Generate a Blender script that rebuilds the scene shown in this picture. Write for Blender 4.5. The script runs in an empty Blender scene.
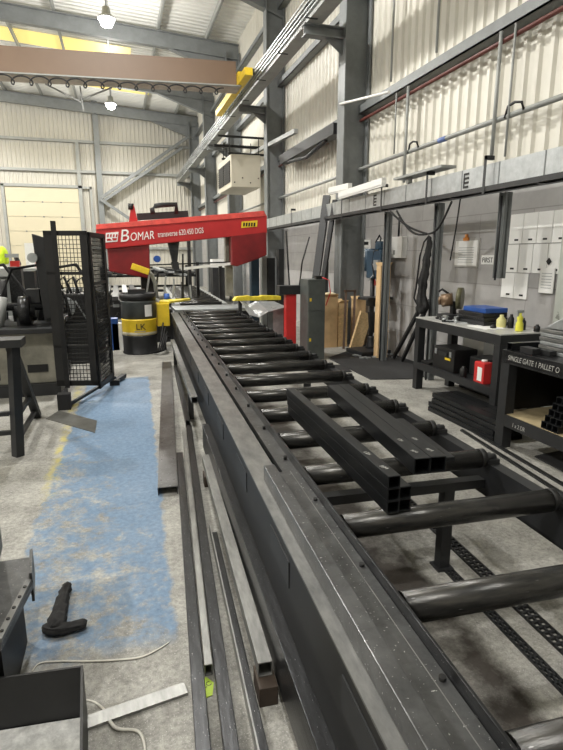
import bpy, bmesh, math, random
from math import radians, sin, cos, pi, atan, hypot
from mathutils import Vector, Matrix
random.seed(7)
SC = bpy.context.scene
COL = SC.collection

# ------------------------------------------------------------------ camera
FPX, CX, CY, HZ, HC = 535., 281.5, 375., 256., 1.6
PIT = atan((CY-HZ)/FPX); YAW = atan((CX-118)/hypot(FPX, CY-HZ))
cam = bpy.data.cameras.new('camera'); camo = bpy.data.objects.new('camera', cam); COL.objects.link(camo)
cam.sensor_fit = 'VERTICAL'; cam.sensor_height = 36.0; cam.lens = 36.0*FPX/750.0
cam.clip_start = 0.02; cam.clip_end = 200
camo.location = (0, 0, HC); camo.rotation_euler = (pi/2-PIT, 0, -YAW)
SC.camera = camo
# ------------------------------------------------------------------ view, world
SC.view_settings.view_transform = 'Standard'; SC.view_settings.look = 'None'
SC.view_settings.gamma = 1.0; SC.view_settings.use_curve_mapping = False
SC.view_settings.exposure = -0.72
SC.cycles.use_denoising = True
SC.cycles.max_bounces = 8; SC.cycles.diffuse_bounces = 5
SC.cycles.sample_clamp_indirect = 6
W = bpy.data.worlds.new('world'); SC.world = W; W.use_nodes = True
W.node_tree.nodes['Background'].inputs[0].default_value = (0.75, 0.82, 0.9, 1)
W.node_tree.nodes['Background'].inputs[1].default_value = 0.6
LAMP_W = 560.0
SKY_EMIT = 1.0

# ------------------------------------------------------------------ helpers
FH = (sin(YAW), cos(YAW)); RR = (cos(YAW), -sin(YAW), 0)
FF = (FH[0]*cos(PIT), FH[1]*cos(PIT), -sin(PIT)); UU = (FH[0]*sin(PIT), FH[1]*sin(PIT), cos(PIT))
def ray(px, py):
    a = (px-CX)/FPX; b = (CY-py)/FPX
    return [FF[i]+a*RR[i]+b*UU[i] for i in range(3)]
def atz(px, py, z=0.):
    d = ray(px, py); t = (z-HC)/d[2]; return Vector((d[0]*t, d[1]*t, z))
def atx(px, py, x):
    d = ray(px, py); t = x/d[0]; return Vector((x, d[1]*t, HC+d[2]*t))
def aty(px, py, y):
    d = ray(px, py); t = y/d[1]; return Vector((d[0]*t, y, HC+d[2]*t))
CA = radians(2.4)           # the conveyor runs 2.4 degrees off the building
def cv(u, v, z=0.): return Vector((u*cos(CA)+v*sin(CA), -u*sin(CA)+v*cos(CA), z))

MATS = {}
def mat(name, col, rough=.6, metal=0., var=.25, scale=6., bump=0., col2=None, spots=None, emit=None, stretch=None, detail=6):
    if name in MATS: return MATS[name]
    m = bpy.data.materials.new(name); m.use_nodes = True; nt = m.node_tree; N = nt.nodes; Lk = nt.links
    b = N['Principled BSDF']; b.inputs['Roughness'].default_value = rough; b.inputs['Metallic'].default_value = metal
    tc = N.new('ShaderNodeTexCoord'); vec = tc.outputs['Object']
    if stretch:
        mp = N.new('ShaderNodeMapping'); mp.inputs['Scale'].default_value = stretch; Lk.new(vec, mp.inputs[0]); vec = mp.outputs[0]
    n = N.new('ShaderNodeTexNoise'); n.inputs['Scale'].default_value = scale; n.inputs['Detail'].default_value = detail
    n.inputs['Roughness'].default_value = .65; Lk.new(vec, n.inputs['Vector'])
    r = N.new('ShaderNodeValToRGB'); r.color_ramp.elements[0].position = .3; r.color_ramp.elements[1].position = .72
    c2 = col2 or tuple(min(1, c*(1+var)) for c in col); c1 = col if col2 else tuple(c*(1-var) for c in col)
    r.color_ramp.elements[0].color = (*c1, 1); r.color_ramp.elements[1].color = (*c2, 1)
    Lk.new(n.outputs['Fac'], r.inputs[0]); out = r.outputs[0]
    if spots:
        sc, th, scol = spots
        n2 = N.new('ShaderNodeTexNoise'); n2.inputs['Scale'].default_value = sc; n2.inputs['Detail'].default_value = 3; Lk.new(vec, n2.inputs['Vector'])
        r2 = N.new('ShaderNodeValToRGB'); r2.color_ramp.elements[0].position = th; r2.color_ramp.elements[1].position = min(1, th+.06)
        Lk.new(n2.outputs['Fac'], r2.inputs[0]); mx = N.new('ShaderNodeMixRGB'); Lk.new(r2.outputs[0], mx.inputs[0]); Lk.new(out, mx.inputs[1])
        mx.inputs[2].default_value = (*scol, 1); out = mx.outputs[0]
    Lk.new(out, b.inputs['Base Color'])
    if bump:
        bp = N.new('ShaderNodeBump'); bp.inputs['Strength'].default_value = bump; bp.inputs['Distance'].default_value = .01
        Lk.new(n.outputs['Fac'], bp.inputs['Height']); Lk.new(bp.outputs[0], b.inputs['Normal'])
    if emit:
        b.inputs['Emission Color'].default_value = (*emit[0], 1); b.inputs['Emission Strength'].default_value = emit[1]
    MATS[name] = m; return m

class MB:
    """collects shapes into one mesh"""
    def __init__(s): s.bm = bmesh.new()
    def box(s, x0, y0, z0, x1, y1, z1, M=None):
        vs = [s.bm.verts.new(Vector(p) if M is None else M @ Vector(p)) for p in
              ((x0,y0,z0),(x1,y0,z0),(x1,y1,z0),(x0,y1,z0),(x0,y0,z1),(x1,y0,z1),(x1,y1,z1),(x0,y1,z1))]
        for f in ((0,3,2,1),(4,5,6,7),(0,1,5,4),(1,2,6,5),(2,3,7,6),(3,0,4,7)): s.bm.faces.new([vs[i] for i in f])
        return s
    def cyl(s, p0, p1, r0, r1=None, n=16, cap=True):
        p0 = Vector(p0); p1 = Vector(p1); r1 = r0 if r1 is None else r1
        q = (p1-p0).to_track_quat('Z', 'Y'); a = []; b = []
        for i in range(n):
            t = 2*pi*i/n; d = q @ Vector((cos(t), sin(t), 0))
            a.append(s.bm.verts.new(p0+d*r0)); b.append(s.bm.verts.new(p1+d*r1))
        for i in range(n):
            f = s.bm.faces.new((a[i], a[(i+1)%n], b[(i+1)%n], b[i])); f.smooth = True
        if cap: s.bm.faces.new(a[::-1]); s.bm.faces.new(b)
        return s
    def bar(s, p0, p1, w, h, up=(0,0,1)):
        p0 = Vector(p0); p1 = Vector(p1); d = (p1-p0); L = d.length; d.normalize(); up = Vector(up)
        sx = d.cross(up)
        if sx.length < 1e-4: sx = d.cross(Vector((1,0,0)))
        sx.normalize(); uz = sx.cross(d)
        M = Matrix((( sx.x, d.x, uz.x, p0.x),(sx.y, d.y, uz.y, p0.y),(sx.z, d.z, uz.z, p0.z),(0,0,0,1)))
        return s.box(-w/2, 0, -h/2, w/2, L, h/2, M)
    def prism(s, pts, a, b, axis='y'):
        """polygon pts extruded from a to b along axis"""
        def P(p, t): return {'x':(t,p[0],p[1]), 'y':(p[0],t,p[1]), 'z':(p[0],p[1],t)}[axis]
        A = [s.bm.verts.new(P(p, a)) for p in pts]; B = [s.bm.verts.new(P(p, b)) for p in pts]; n = len(pts)
        for i in range(n): s.bm.faces.new((A[i], A[(i+1)%n], B[(i+1)%n], B[i]))
        s.bm.faces.new(A[::-1]); s.bm.faces.new(B); return s
    def tube(s, pts, r, n=8):
        pts = [Vector(p) for p in pts]; rings = []
        for i, p in enumerate(pts):
            d = (pts[min(i+1, len(pts)-1)]-pts[max(i-1, 0)]).normalized()
            up = Vector((0,0,1)) if abs(d.z) < .9 else Vector((1,0,0))
            x = d.cross(up).normalized(); y = x.cross(d)
            rr = r[i] if isinstance(r, (list, tuple)) else r
            rings.append([s.bm.verts.new(p+x*cos(2*pi*k/n)*rr+y*sin(2*pi*k/n)*rr) for k in range(n)])
        for a, b in zip(rings, rings[1:]):
            for k in range(n):
                f = s.bm.faces.new((a[k], a[(k+1)%n], b[(k+1)%n], b[k])); f.smooth = True
        s.bm.faces.new(rings[0][::-1]); s.bm.faces.new(rings[-1]); return s
    def lathe(s, prof, c=(0,0,0), n=32):
        rings = []
        for r, z in prof: rings.append([s.bm.verts.new((c[0]+r*cos(2*pi*k/n), c[1]+r*sin(2*pi*k/n), c[2]+z)) for k in range(n)])
        for a, b in zip(rings, rings[1:]):
            for k in range(n):
                f = s.bm.faces.new((a[k], a[(k+1)%n], b[(k+1)%n], b[k])); f.smooth = True
        s.bm.faces.new(rings[0][::-1]); s.bm.faces.new(rings[-1]); return s
    def quad(s, *p): s.bm.faces.new([s.bm.verts.new(q) for q in p]); return s
    def hollow(s, L, w, h, t=.004):
        """hollow rectangular tube along +Y from 0 to L, bottom at z=0, centred in x"""
        o = [(-w/2,0),(w/2,0),(w/2,h),(-w/2,h)]; i = [(-w/2+t,t),(w/2-t,t),(w/2-t,h-t),(-w/2+t,h-t)]
        V = {}
        for y in (0, L):
            for nm, ring in (('o', o), ('i', i)): V[nm, y] = [s.bm.verts.new((p[0], y, p[1])) for p in ring]
        for k in range(4):
            j = (k+1) % 4
            s.bm.faces.new((V['o',0][k], V['o',0][j], V['o',L][j], V['o',L][k]))
            s.bm.faces.new((V['i',0][j], V['i',0][k], V['i',L][k], V['i',L][j]))
            s.bm.faces.new((V['o',0][j], V['o',0][k], V['i',0][k], V['i',0][j]))
            s.bm.faces.new((V['o',L][k], V['o',L][j], V['i',L][j], V['i',L][k]))
        return s
    def mesh(s, name, m, bev=0.):
        bmesh.ops.recalc_face_normals(s.bm, faces=s.bm.faces[:])
        if bev:
            ed = [e for e in s.bm.edges if len(e.link_faces) == 2 and not e.link_faces[0].smooth and e.calc_face_angle(0) > .6]
            bmesh.ops.bevel(s.bm, geom=ed, offset=bev, segments=2, affect='EDGES', profile=.6)
        me = bpy.data.meshes.new(name); s.bm.to_mesh(me); s.bm.free(); me.materials.append(m); return me
    def build(s, name, m, parent=None, bev=0.):
        me = s.mesh(name, m, bev)
        o = bpy.data.objects.new(name, me); COL.objects.link(o)
        if parent is not None: o.parent = parent
        return o
def tag(o, label, cat, group=None, kind=None):
    o['label'] = label; o['category'] = cat
    if group: o['group'] = group
    if kind: o['kind'] = kind
    return o
def thing(name, label, cat, loc=(0,0,0), rz=0., group=None):
    o = bpy.data.objects.new(name, None); o.empty_display_size = .1; COL.objects.link(o)
    o.location = loc; o.rotation_euler = (0, 0, rz); return tag(o, label, cat, group)
def struct(name, mb, m, parent=None):
    o = mb.build(name, m, parent)
    o['kind'] = 'structure'; return o
def copy_tree(o, parent=None):
    c = o.copy(); COL.objects.link(c)
    if parent is not None: c.parent = parent
    for ch in list(o.children): copy_tree(ch, c)
    return c
def text(s, size, m, name, parent, loc, rot, depth=.002, shear=0., sx=1., align='LEFT'):
    cu = bpy.data.curves.new(name, 'FONT'); cu.body = s; cu.size = size; cu.extrude = depth; cu.shear = shear; cu.align_x = align
    t = bpy.data.objects.new('tmp', cu); COL.objects.link(t)
    me = bpy.data.meshes.new_from_object(t); bpy.data.objects.remove(t); me.materials.clear(); me.materials.append(m)
    o = bpy.data.objects.new(name, me); COL.objects.link(o); o.parent = parent; o.location = loc; o.rotation_euler = rot; o.scale = (sx, 1, 1)
    return o

# ------------------------------------------------------------------ materials
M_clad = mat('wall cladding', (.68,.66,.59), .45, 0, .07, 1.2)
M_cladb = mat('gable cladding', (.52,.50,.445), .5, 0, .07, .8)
M_roof = mat('roof liner', (.74,.74,.71), .5, 0, .06, 1.)
M_galv = mat('galvanised steel', (.42,.44,.45), .42, .6, .2, 9)
M_grey = mat('grey painted steel', (.185,.197,.20), .5, .1, .15, 4)
M_greyl = mat('light grey painted steel', (.30,.31,.30), .5, .1, .12, 4)
M_steel = mat('dark mill scale steel', (.030,.031,.033), .33, .55, .5, 14, bump=.15, stretch=(3,.6,3), spots=(110,.68,(.45,.45,.45)))  # pale spots colour in the glints of wet specks
M_steel2 = mat('hot rolled tube steel', (.028,.030,.033), .32, .65, .35, 10, stretch=(4,.4,4))
M_rail = mat('worn grey rail steel', (.055,.056,.057), .36, .55, .35, 9, bump=.2, col2=(.15,.152,.154), spots=(110,.675,(.6,.6,.58)))  # spots paint the sparkle of wet specks onto the rail
M_rail2 = mat('rubbed steel', (.13,.132,.132), .40, .5, .35, 9, bump=.15, col2=(.28,.28,.268), stretch=(2,.7,2))
M_light = mat('bright rubbed tube steel', (.17,.17,.165), .38, .5, .2, 8, col2=(.36,.36,.345), stretch=(3,.7,3))
M_roller = mat('roller steel', (.022,.023,.024), .27, .5, .5, 12, bump=.2, stretch=(.6,3,3), col2=(.075,.072,.066), spots=(40,.72,(.25,.25,.25)))
M_black = mat('black painted steel', (.009,.009,.0095), .5, .1, .4, 8)
M_black2 = mat('charcoal painted steel', (.020,.021,.023), .5, .1, .3, 5)
M_rubber = mat('black rubber', (.012,.012,.013), .75, 0, .3, 20)
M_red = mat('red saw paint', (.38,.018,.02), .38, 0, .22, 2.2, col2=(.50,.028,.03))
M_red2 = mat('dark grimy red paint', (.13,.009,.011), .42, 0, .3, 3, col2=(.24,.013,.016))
M_redb = mat('bright red', (.6,.03,.03), .4, 0, .12, 5)
M_yel = mat('yellow paint', (.78,.55,.03), .42, 0, .14, 6)
M_yel2 = mat('worn yellow paint', (.72,.58,.04), .5, 0, .25, 12)
M_white = mat('white paint', (.82,.82,.80), .45, 0, .04, 6)
M_cream = mat('cream door panel', (.56,.51,.375), .45, 0, .04, 1.)
M_paper = mat('paper', (.86,.86,.84), .7, 0, .03, 4)
M_ink = mat('grey print', (.35,.36,.38), .7, 0, .2, 30)
M_brown = mat('brown crane paint', (.19,.125,.083), .5, 0, .08, 1.)
M_card = mat('cardboard', (.62,.43,.23), .8, 0, .16, 5)
M_wood = mat('plywood', (.74,.53,.28), .65, 0, .25, 7, stretch=(4,.7,4))
M_blue = mat('blue plastic', (.02,.08,.32), .4, 0, .2, 5)
M_dblue = mat('dark blue enamel', (.025,.055,.09), .4, .1, .2, 6)
M_beige = mat('beige enamel', (.62,.58,.47), .45, 0, .05, 2)
M_lgrey = mat('tabletop sheet steel', (.62,.62,.6), .35, .3, .15, 6)
M_cloth = mat('black cloth', (.018,.018,.019), .85, 0, .4, 30, bump=.3)
M_hivis = mat('hi vis cloth', (.62,.85,.03), .7, 0, .15, 12)
M_note = mat('lime paper', (.62,.85,.10), .6, 0, .1, 30)
M_zinc = mat('rough bright sheet', (.72,.72,.70), .45, .25, .35, 22, bump=.6)
M_pmach = mat('machine base paint', (.22,.21,.17), .5, 0, .35, 5)
M_pipe = mat('red brown pipe paint', (.12,.035,.028), .5, 0, .2, 5)
M_strap = mat('pale plastic strap', (.66,.64,.58), .5, 0, .12, 9)
M_sky = mat('rooflight sheet', (.75,.62,.2), .5, 0, .03, 3, emit=((.95,.78,.27), SKY_EMIT))
M_lens = mat('lamp lens', (1,1,1), .4, 0, 0, 3, emit=((1,.99,.95), 60.))
M_mat = mat('black floor matting', (.02,.02,.021), .85, 0, .4, 40, bump=.4)
M_chalk = mat('chalk marks', (.42,.42,.40), .9, 0, .1, 50)
M_tin = mat('olive machine enamel', (.10,.095,.05), .45, .2, .4, 14)

# floor: bare concrete with a worn blue walkway and a yellow edge line
def floor_mat():
    m = bpy.data.materials.new('concrete floor'); m.use_nodes = True; nt = m.node_tree; N = nt.nodes; K = nt.links
    b = N['Principled BSDF']; geo = N.new('ShaderNodeTexCoord'); V = geo.outputs['Object']
    def noise(s, d=6, r=.65):
        n = N.new('ShaderNodeTexNoise'); n.inputs['Scale'].default_value = s; n.inputs['Detail'].default_value = d; n.inputs['Roughness'].default_value = r
        K.new(V, n.inputs['Vector']); return n.outputs['Fac']
    def ramp(x, p0, p1, c0=(0,0,0), c1=(1,1,1)):
        r = N.new('ShaderNodeValToRGB'); r.color_ramp.elements[0].position = p0; r.color_ramp.elements[1].position = p1
        r.color_ramp.elements[0].color = (*c0, 1); r.color_ramp.elements[1].color = (*c1, 1); K.new(x, r.inputs[0]); return r.outputs[0]
    def ma(op, a, b_=None):
        n = N.new('ShaderNodeMath'); n.operation = op
        for i, q in enumerate((a, b_)):
            if q is None: continue
            if isinstance(q, (int, float)): n.inputs[i].default_value = q
            else: K.new(q, n.inputs[i])
        return n.outputs[0]
    def mix(f, a, c, mode='MIX'):
        n = N.new('ShaderNodeMixRGB'); n.blend_type = mode; K.new(f, n.inputs[0]) if not isinstance(f, float) else setattr(n.inputs[0], 'default_value', f)
        for i, q in ((1, a), (2, c)):
            if isinstance(q, tuple): n.inputs[i].default_value = (*q, 1)
            else: K.new(q, n.inputs[i])
        return n.outputs[0]
    sx = N.new('ShaderNodeSeparateXYZ'); K.new(V, sx.inputs[0]); X, Y = sx.outputs[0], sx.outputs[1]
    base = ramp(noise(2.6, 12, .72), .34, .66, (.20,.195,.18), (.45,.44,.41))
    base = mix(.6, base, ramp(noise(38, 12, .8), .36, .64, (.15,.15,.15), (.80,.80,.78)), 'OVERLAY')
    base = mix(ramp(noise(150, 2), .62, .68), base, (.62,.61,.58))
    wob = ma('MULTIPLY', ma('SUBTRACT', noise(5, 6), .5), .14)
    def band(C, lo, hi, soft=.02):
        c = ma('ADD', C, wob)
        a = N.new('ShaderNodeMapRange'); a.inputs[1].default_value = lo-soft; a.inputs[2].default_value = lo+soft; K.new(c, a.inputs[0])
        d = N.new('ShaderNodeMapRange'); d.inputs[1].default_value = hi-soft; d.inputs[2].default_value = hi+soft; d.inputs[3].default_value = 1; d.inputs[4].default_value = 0; K.new(c, d.inputs[0])
        return ma('MULTIPLY', a.outputs[0], d.outputs[0])
    # yellow edge line
    ly = ma('MULTIPLY', band(X, -.60, -.52), band(Y, 3.7, 7.0, .2)); ly = ma('MULTIPLY', ly, ramp(noise(7, 6), .4, .58))
    base = mix(ma('MULTIPLY', ly, .75), base, (.55,.48,.12))
    # faint worn line on the right hand aisle
    lr = ma('MULTIPLY', band(X, 2.60, 2.72), band(Y, 1.5, 9.0, .3)); lr = ma('MULTIPLY', lr, ramp(noise(5, 6), .42, .66))
    base = mix(ma('MULTIPLY', lr, .45), base, (.50,.46,.22))
    # blue walkway
    blue = ma('MULTIPLY', band(ma('SUBTRACT', X, ma('MULTIPLY', Y, .029)), -.68, .078, .012), band(Y, 2.05, 7.3, .05))
    # wears away to the lower left
    wear = N.new('ShaderNodeMapRange'); wear.inputs[1].default_value = 1.9; wear.inputs[2].default_value = 4.6; wear.inputs[3].default_value = .05; wear.inputs[4].default_value = -.14
    K.new(ma('ADD', Y, ma('MULTIPLY', X, 4.)), wear.inputs[0])
    bm_ = ramp(ma('SUBTRACT', noise(9, 10, .75), wear.outputs[0]), .36, .52)
    blue = ma('MULTIPLY', blue, bm_)
    bc = ramp(noise(30, 8, .75), .34, .68, (.085,.165,.29), (.20,.33,.50))
    base = mix(ma('MULTIPLY', blue, .85), base, bc)
    # mottled dark brown band beneath the rollers
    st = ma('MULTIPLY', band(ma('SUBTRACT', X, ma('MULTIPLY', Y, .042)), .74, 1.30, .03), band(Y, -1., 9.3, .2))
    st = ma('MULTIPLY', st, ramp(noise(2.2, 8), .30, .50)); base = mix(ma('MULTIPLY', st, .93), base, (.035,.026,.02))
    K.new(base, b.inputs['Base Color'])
    K.new(ramp(noise(4, 6), .3, .8, (.5,.5,.5), (.8,.8,.8)), b.inputs['Roughness'])
    bp = N.new('ShaderNodeBump'); bp.inputs['Strength'].default_value = .35; bp.inputs['Distance'].default_value = .004
    K.new(noise(70, 5), bp.inputs['Height']); K.new(bp.outputs[0], b.inputs['Normal'])
    return m
def block_mat():
    m = mat('painted blockwork', (.40,.39,.385), .7, 0, .14, 2.2)
    nt = m.node_tree; N = nt.nodes; K = nt.links; b = N['Principled BSDF']
    src = b.inputs['Base Color'].links[0].from_socket
    tc = N.new('ShaderNodeTexCoord'); mp = N.new('ShaderNodeMapping'); mp.inputs['Rotation'].default_value = (0, pi/2, pi/2)
    sx = N.new('ShaderNodeSeparateXYZ'); K.new(tc.outputs['Object'], sx.inputs[0]); cb = N.new('ShaderNodeCombineXYZ')
    K.new(sx.outputs[1], cb.inputs[0]); K.new(sx.outputs[2], cb.inputs[1])
    br = N.new('ShaderNodeTexBrick'); br.inputs['Scale'].default_value = 1.; br.inputs['Brick Width'].default_value = .9; br.inputs['Row Height'].default_value = .42
    br.inputs['Mortar Size'].default_value = .006; br.inputs['Color1'].default_value = (1,1,1,1); br.inputs['Color2'].default_value = (.9,.9,.9,1); br.inputs['Mortar'].default_value = (.62,.62,.6,1)
    K.new(cb.outputs[0], br.inputs['Vector']); mx = N.new('ShaderNodeMixRGB'); mx.blend_type = 'MULTIPLY'; mx.inputs[0].default_value = .8
    K.new(src, mx.inputs[1]); K.new(br.outputs[0], mx.inputs[2]); K.new(mx.outputs[0], b.inputs['Base Color'])
    return m

# ================================================================== THE SETTING
XW, XL, YB, YF = 4.3, -12., 30., -6.
def roofz(x): return 8.71 + .061*(XW-x)
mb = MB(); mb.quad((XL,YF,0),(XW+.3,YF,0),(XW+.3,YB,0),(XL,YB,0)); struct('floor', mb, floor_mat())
# ribbed sheet: profile along t, extruded along s
def ribbed(t0, t1, pitch, depth, place, s0, s1):
    mb = MB(); pr = []; t = t0
    while t < t1:
        for f, d in ((0,0),(.55,0),(.65,1),(.90,1)): pr.append((t+f*pitch, d*depth))
        t += pitch
    pr.append((t1, 0)); A = []; B = []
    for tt, d in pr:
        A.append(mb.bm.verts.new(place(tt, s0(tt), d))); B.append(mb.bm.verts.new(place(tt, s1(tt), d)))
    for i in range(len(pr)-1): mb.bm.faces.new((A[i], A[i+1], B[i+1], B[i]))
    return mb
mb = MB(); mb.box(XW, YF, 0, XW+.25, YB, 2.55); struct('wall_right', mb, block_mat())
mb = ribbed(YF, YB, .2, .035, lambda t, s, d: (XW+.06-d, t, s), lambda t: 2.5, lambda t: roofz(XW)+.1)
struct('wall_right_cladding', mb, M_clad)
mb = MB(); mb.box(XW-.02, YF, 2.52, XW+.08, YB, 2.56); struct('trim_1', mb, M_greyl)
mb = ribbed(XL, XW+.1, .2, .035, lambda t, s, d: (t, YB-d, s), lambda t: 0, lambda t: roofz(t)+.1)
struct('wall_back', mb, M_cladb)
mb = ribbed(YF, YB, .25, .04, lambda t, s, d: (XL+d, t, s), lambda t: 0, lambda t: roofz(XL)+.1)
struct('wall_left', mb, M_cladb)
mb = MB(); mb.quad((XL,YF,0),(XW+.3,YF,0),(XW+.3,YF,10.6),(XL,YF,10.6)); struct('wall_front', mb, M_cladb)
mb = ribbed(YF, YB, .25, .035, lambda t, s, d: (s, t, roofz(s)-d), lambda t: XL, lambda t: XW+.3)
struct('ceiling', mb, M_roof)
# rooflights: translucent sheets running down the slope
for i, (y0, y1, x0, x1) in enumerate(((21.9, 23.2, -9, .9), (25.5, 27.4, -9, 1.8), (15.2, 16.3, -9, 1.0), (5., 6.1, -9, 1.0))):
    mb = MB(); d = .05
    mb.quad((x0,y0,roofz(x0)-d),(x1,y0,roofz(x1)-d),(x1,y1,roofz(x1)-d),(x0,y1,roofz(x0)-d))
    struct('window_%d' % (i+1), mb, M_sky)
# purlins along the roof
k = 2
for x in [3.2-1.55*i for i in range(10)]:
    mb = MB(); mb.box(x, YF, roofz(x)-.24, x+.065, YB, roofz(x)-.05); struct('trim_%d' % k, mb, M_greyl); k += 1
# wall girts along the right wall
for z, w, h in ((4.05, .14, .10), (5.85, .14, .10), (7.6, .14, .1)):
    mb = MB(); mb.box(XW-w, YF, z-h/2, XW+.03, YB, z-h/2+.02); mb.box(XW-w, YF, z-h/2, XW-w+.012, YB, z+h/2+.04)
    struct('trim_%d' % k, mb, M_grey); k += 1
# gable girts
for z in (2.0, 5.7, 7.1):
    mb = MB(); mb.box(-1.3 if z < 5 else XL, YB-.2, z-.06, XW, YB-.03, z+.06); struct('trim_%d' % k, mb, M_greyl); k += 1

# roller door in the gable, with its frame
dr = MB()
for i in range(7):
    z0 = i*.7; dr.box(-5.05, YB-.16, z0+.008, -1.7, YB-.08, z0+.692)
door = struct('door_1', dr, M_cream)
mb = MB()
for i in range(1, 7):
    for x in (-4.25, -3.4, -2.55): mb.box(x-.035, YB-.19, i*.7-.03, x+.035, YB-.155, i*.7+.03)
struct('hinge', mb, M_grey, door)
mb = MB(); mb.box(-5.2, YB-.24, 0, -5.06, YB-.08, 5.0); mb.box(-1.69, YB-.24, 0, -1.52, YB-.08, 7.15); mb.box(-5.2, YB-.24, 4.9, -1.5, YB-.08, 5.03)
mb.box(-1.15, YB-.24, 2.2, -1.05, YB-.1, 5.0); mb.box(-1.52, YB-.24, 4.88, -1.05, YB-.14, 4.98)
struct('door_frame', mb, M_greyl, door)

# ---- steel frame
def isect(w, d, t=.02, tf=.025):   # I shape: web along x (depth d), flanges width w along y ; centred
    return [(-d/2,-w/2),(-d/2+tf,-w/2),(-d/2+tf,-t/2),(d/2-tf,-t/2),(d/2-tf,-w/2),(d/2,-w/2),(d/2,w/2),(d/2-tf,w/2),(d/2-tf,t/2),(-d/2+tf,t/2),(-d/2+tf,w/2),(-d/2,w/2)]
COLY = [3.30, 9.27, 14.3, 19.4, 24.5, 29.3]
names = ['right at the edge of the picture beside the bench with chalk writing', 'behind the pillar drill and cardboard boxes',
         'in dark shade behind the cream heater', 'third from the back on the right, behind the red saw arm', 'second from the back on the right', 'in the far right corner']
for y, nm in zip(COLY, names):
    c = thing('steel_column', 'grey steel I-section column '+nm, 'column', (4.065, y, 0), 0, 'portal frame columns along the right wall')
    mb = MB(); mb.prism(isect(.30, .47), .02, roofz(3.8)-.55, 'z'); mb.build('column_shaft', M_grey, c)
    mb = MB(); mb.box(-.30, -.2, 0, .23, .2, .02); mb.build('base_plate', M_grey, c)
    # bracket that carries the crane runway
    mb = MB(); mb.box(-.92, -.09, 5.13, -.235, .09, 5.15); mb.box(-.92, -.01, 5.15, -.235, .01, 5.28); mb.box(-.92, -.09, 5.28, -.235, .09, 5.30)
    mb.prism([(-.55, 5.13),(-.235, 4.9),(-.235, 5.13)], -.01, .01, 'y'); mb.build('runway_bracket', M_grey, c)
for y in COLY[1:]:
    c = MB(); pts = []
    def I_rafter(y):
        mb = MB(); x0, x1 = XL+.1, 4.28
        for z0, z1, hw in ((0, .025, .1), (.025, .44, .012), (.44, .465, .1)):
            P = lambda x, z: Vector((x, 0, roofz(x)-.72+z))
            vs = [mb.bm.verts.new((x, y+s*hw, roofz(x)-.72+z)) for x in (x0, x1) for s in (-1, 1) for z in (z0, z1)]
            for f in ((0,1,3,2),(4,6,7,5),(0,4,5,1),(2,3,7,6),(0,2,6,4),(1,5,7,3)): mb.bm.faces.new([vs[i] for i in f])
        # haunch at the eave
        mb.prism([(4.28, roofz(4.28)-.72),(4.28, roofz(4.28)-1.35),(2.0, roofz(2.0)-.72)], y-.012, y+.012, 'y')
        mb.prism([(4.28, roofz(4.28)-1.33),(4.28, roofz(4.28)-1.37),(2.0, roofz(2.0)-.74),(2.0, roofz(2.0)-.70)], y-.1, y+.1, 'y')
        return mb
    o = I_rafter(y).build('roof_rafter', M_grey)
    tag(o, 'dark grey sloping roof rafter ' + {9.27:'overhead, out of view above the crane', 14.3:'just above the crane, out of view', 19.4:'above the brown crane beam, nearest of those seen', 24.5:'seen just behind the underside of the brown crane beam', 29.3:'against the gable wall at the far end'}[y], 'rafter', 'roof rafters')
# gable post and braces
g = MB(); g.box(-.78, YB-.5, 0, -.52, YB-.21, roofz(-.6)-.1); tag(g.build('gable_post', M_grey), 'tall grey steel post on the far gable wall right of the roller door', 'post')
P = lambda px, py: aty(px, py, YB-.62)
for a, b, l in (((101,198),(188,137),'upper of two diagonal steel braces running up to the right on the gable wall'),
                ((105,200),(182,148),'lower and thinner diagonal steel brace running up to the right on the gable wall'),
                ((100,199),(142,227),'short diagonal brace running down to the right behind the red saw arm')):
    mb = MB(); mb.bar(P(*a), P(*b), .14, .14); tag(mb.build('diagonal_brace', M_grey), l, 'brace', 'gable wall braces')

mb = MB(); mb.box(3.83, 3.62, 0, XW-.01, 4.03, 2.2); tag(mb.build('wall_pier', mat('pale grey pier', (.36,.38,.35), .6, 0, .12, 3, spots=(9,.68,(.16,.17,.15)))), 'pale grey blotchy pier at the right edge beside the white wall sheets', 'pier')
# ---- crane runway, crane
r = thing('crane_runway', 'long grey overhead crane rail beam carried on the right hand columns', 'crane rail', (3.30, 0, 0))
mb = MB(); mb.box(-.13, YF+1, 5.30, .13, YB-.6, 5.32); mb.box(-.01, YF+1, 5.32, .01, YB-.6, 5.58); mb.box(-.13, YF+1, 5.58, .13, YB-.6, 5.60); mb.build('runway_beam', M_greyl, r)
mb = MB(); mb.box(-.025, YF+1, 5.60, .025, YB-.6, 5.65); mb.build('rail', M_steel, r)
for i in range(4):
    mb = MB(); z = 5.32+.075*i; mb.box(-.215, YF+1, z, -.195, YB-.6, z+.022); mb.build('conductor_bar', M_galv, r)
y = 1.
while y < 28:
    mb = MB(); mb.box(-.21, y, 5.29, -.01, y+.03, 5.30); mb.box(-.19, y, 5.29, -.18, y+.03, 5.59); mb.build('conductor_hanger', M_black2, r); y += 1.6
c = thing('overhead_crane', 'brown overhead crane girder spanning the hall with yellow end carriage', 'crane', (0, 13.2, 5.28)); c.rotation_euler.y = -radians(1.7)
mb = MB(); mb.box(XL+1.2, -.2, -.01, 2.82, .2, .50); mb.build('girder', M_brown, c)
mb = MB(); mb.box(XL+1.2, -.26, -.04, 2.9, .26, -.011); mb.build('bottom_flange', mat('pale crane flange', (.42,.36,.30), .5), c)
mb = MB(); mb.box(2.83, -1.0, .0, 3.0, 2.6, .15); mb.box(2.83, -.35, .15, 2.95, .5, .26); mb.build('end_carriage', M_yel, c)
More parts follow.
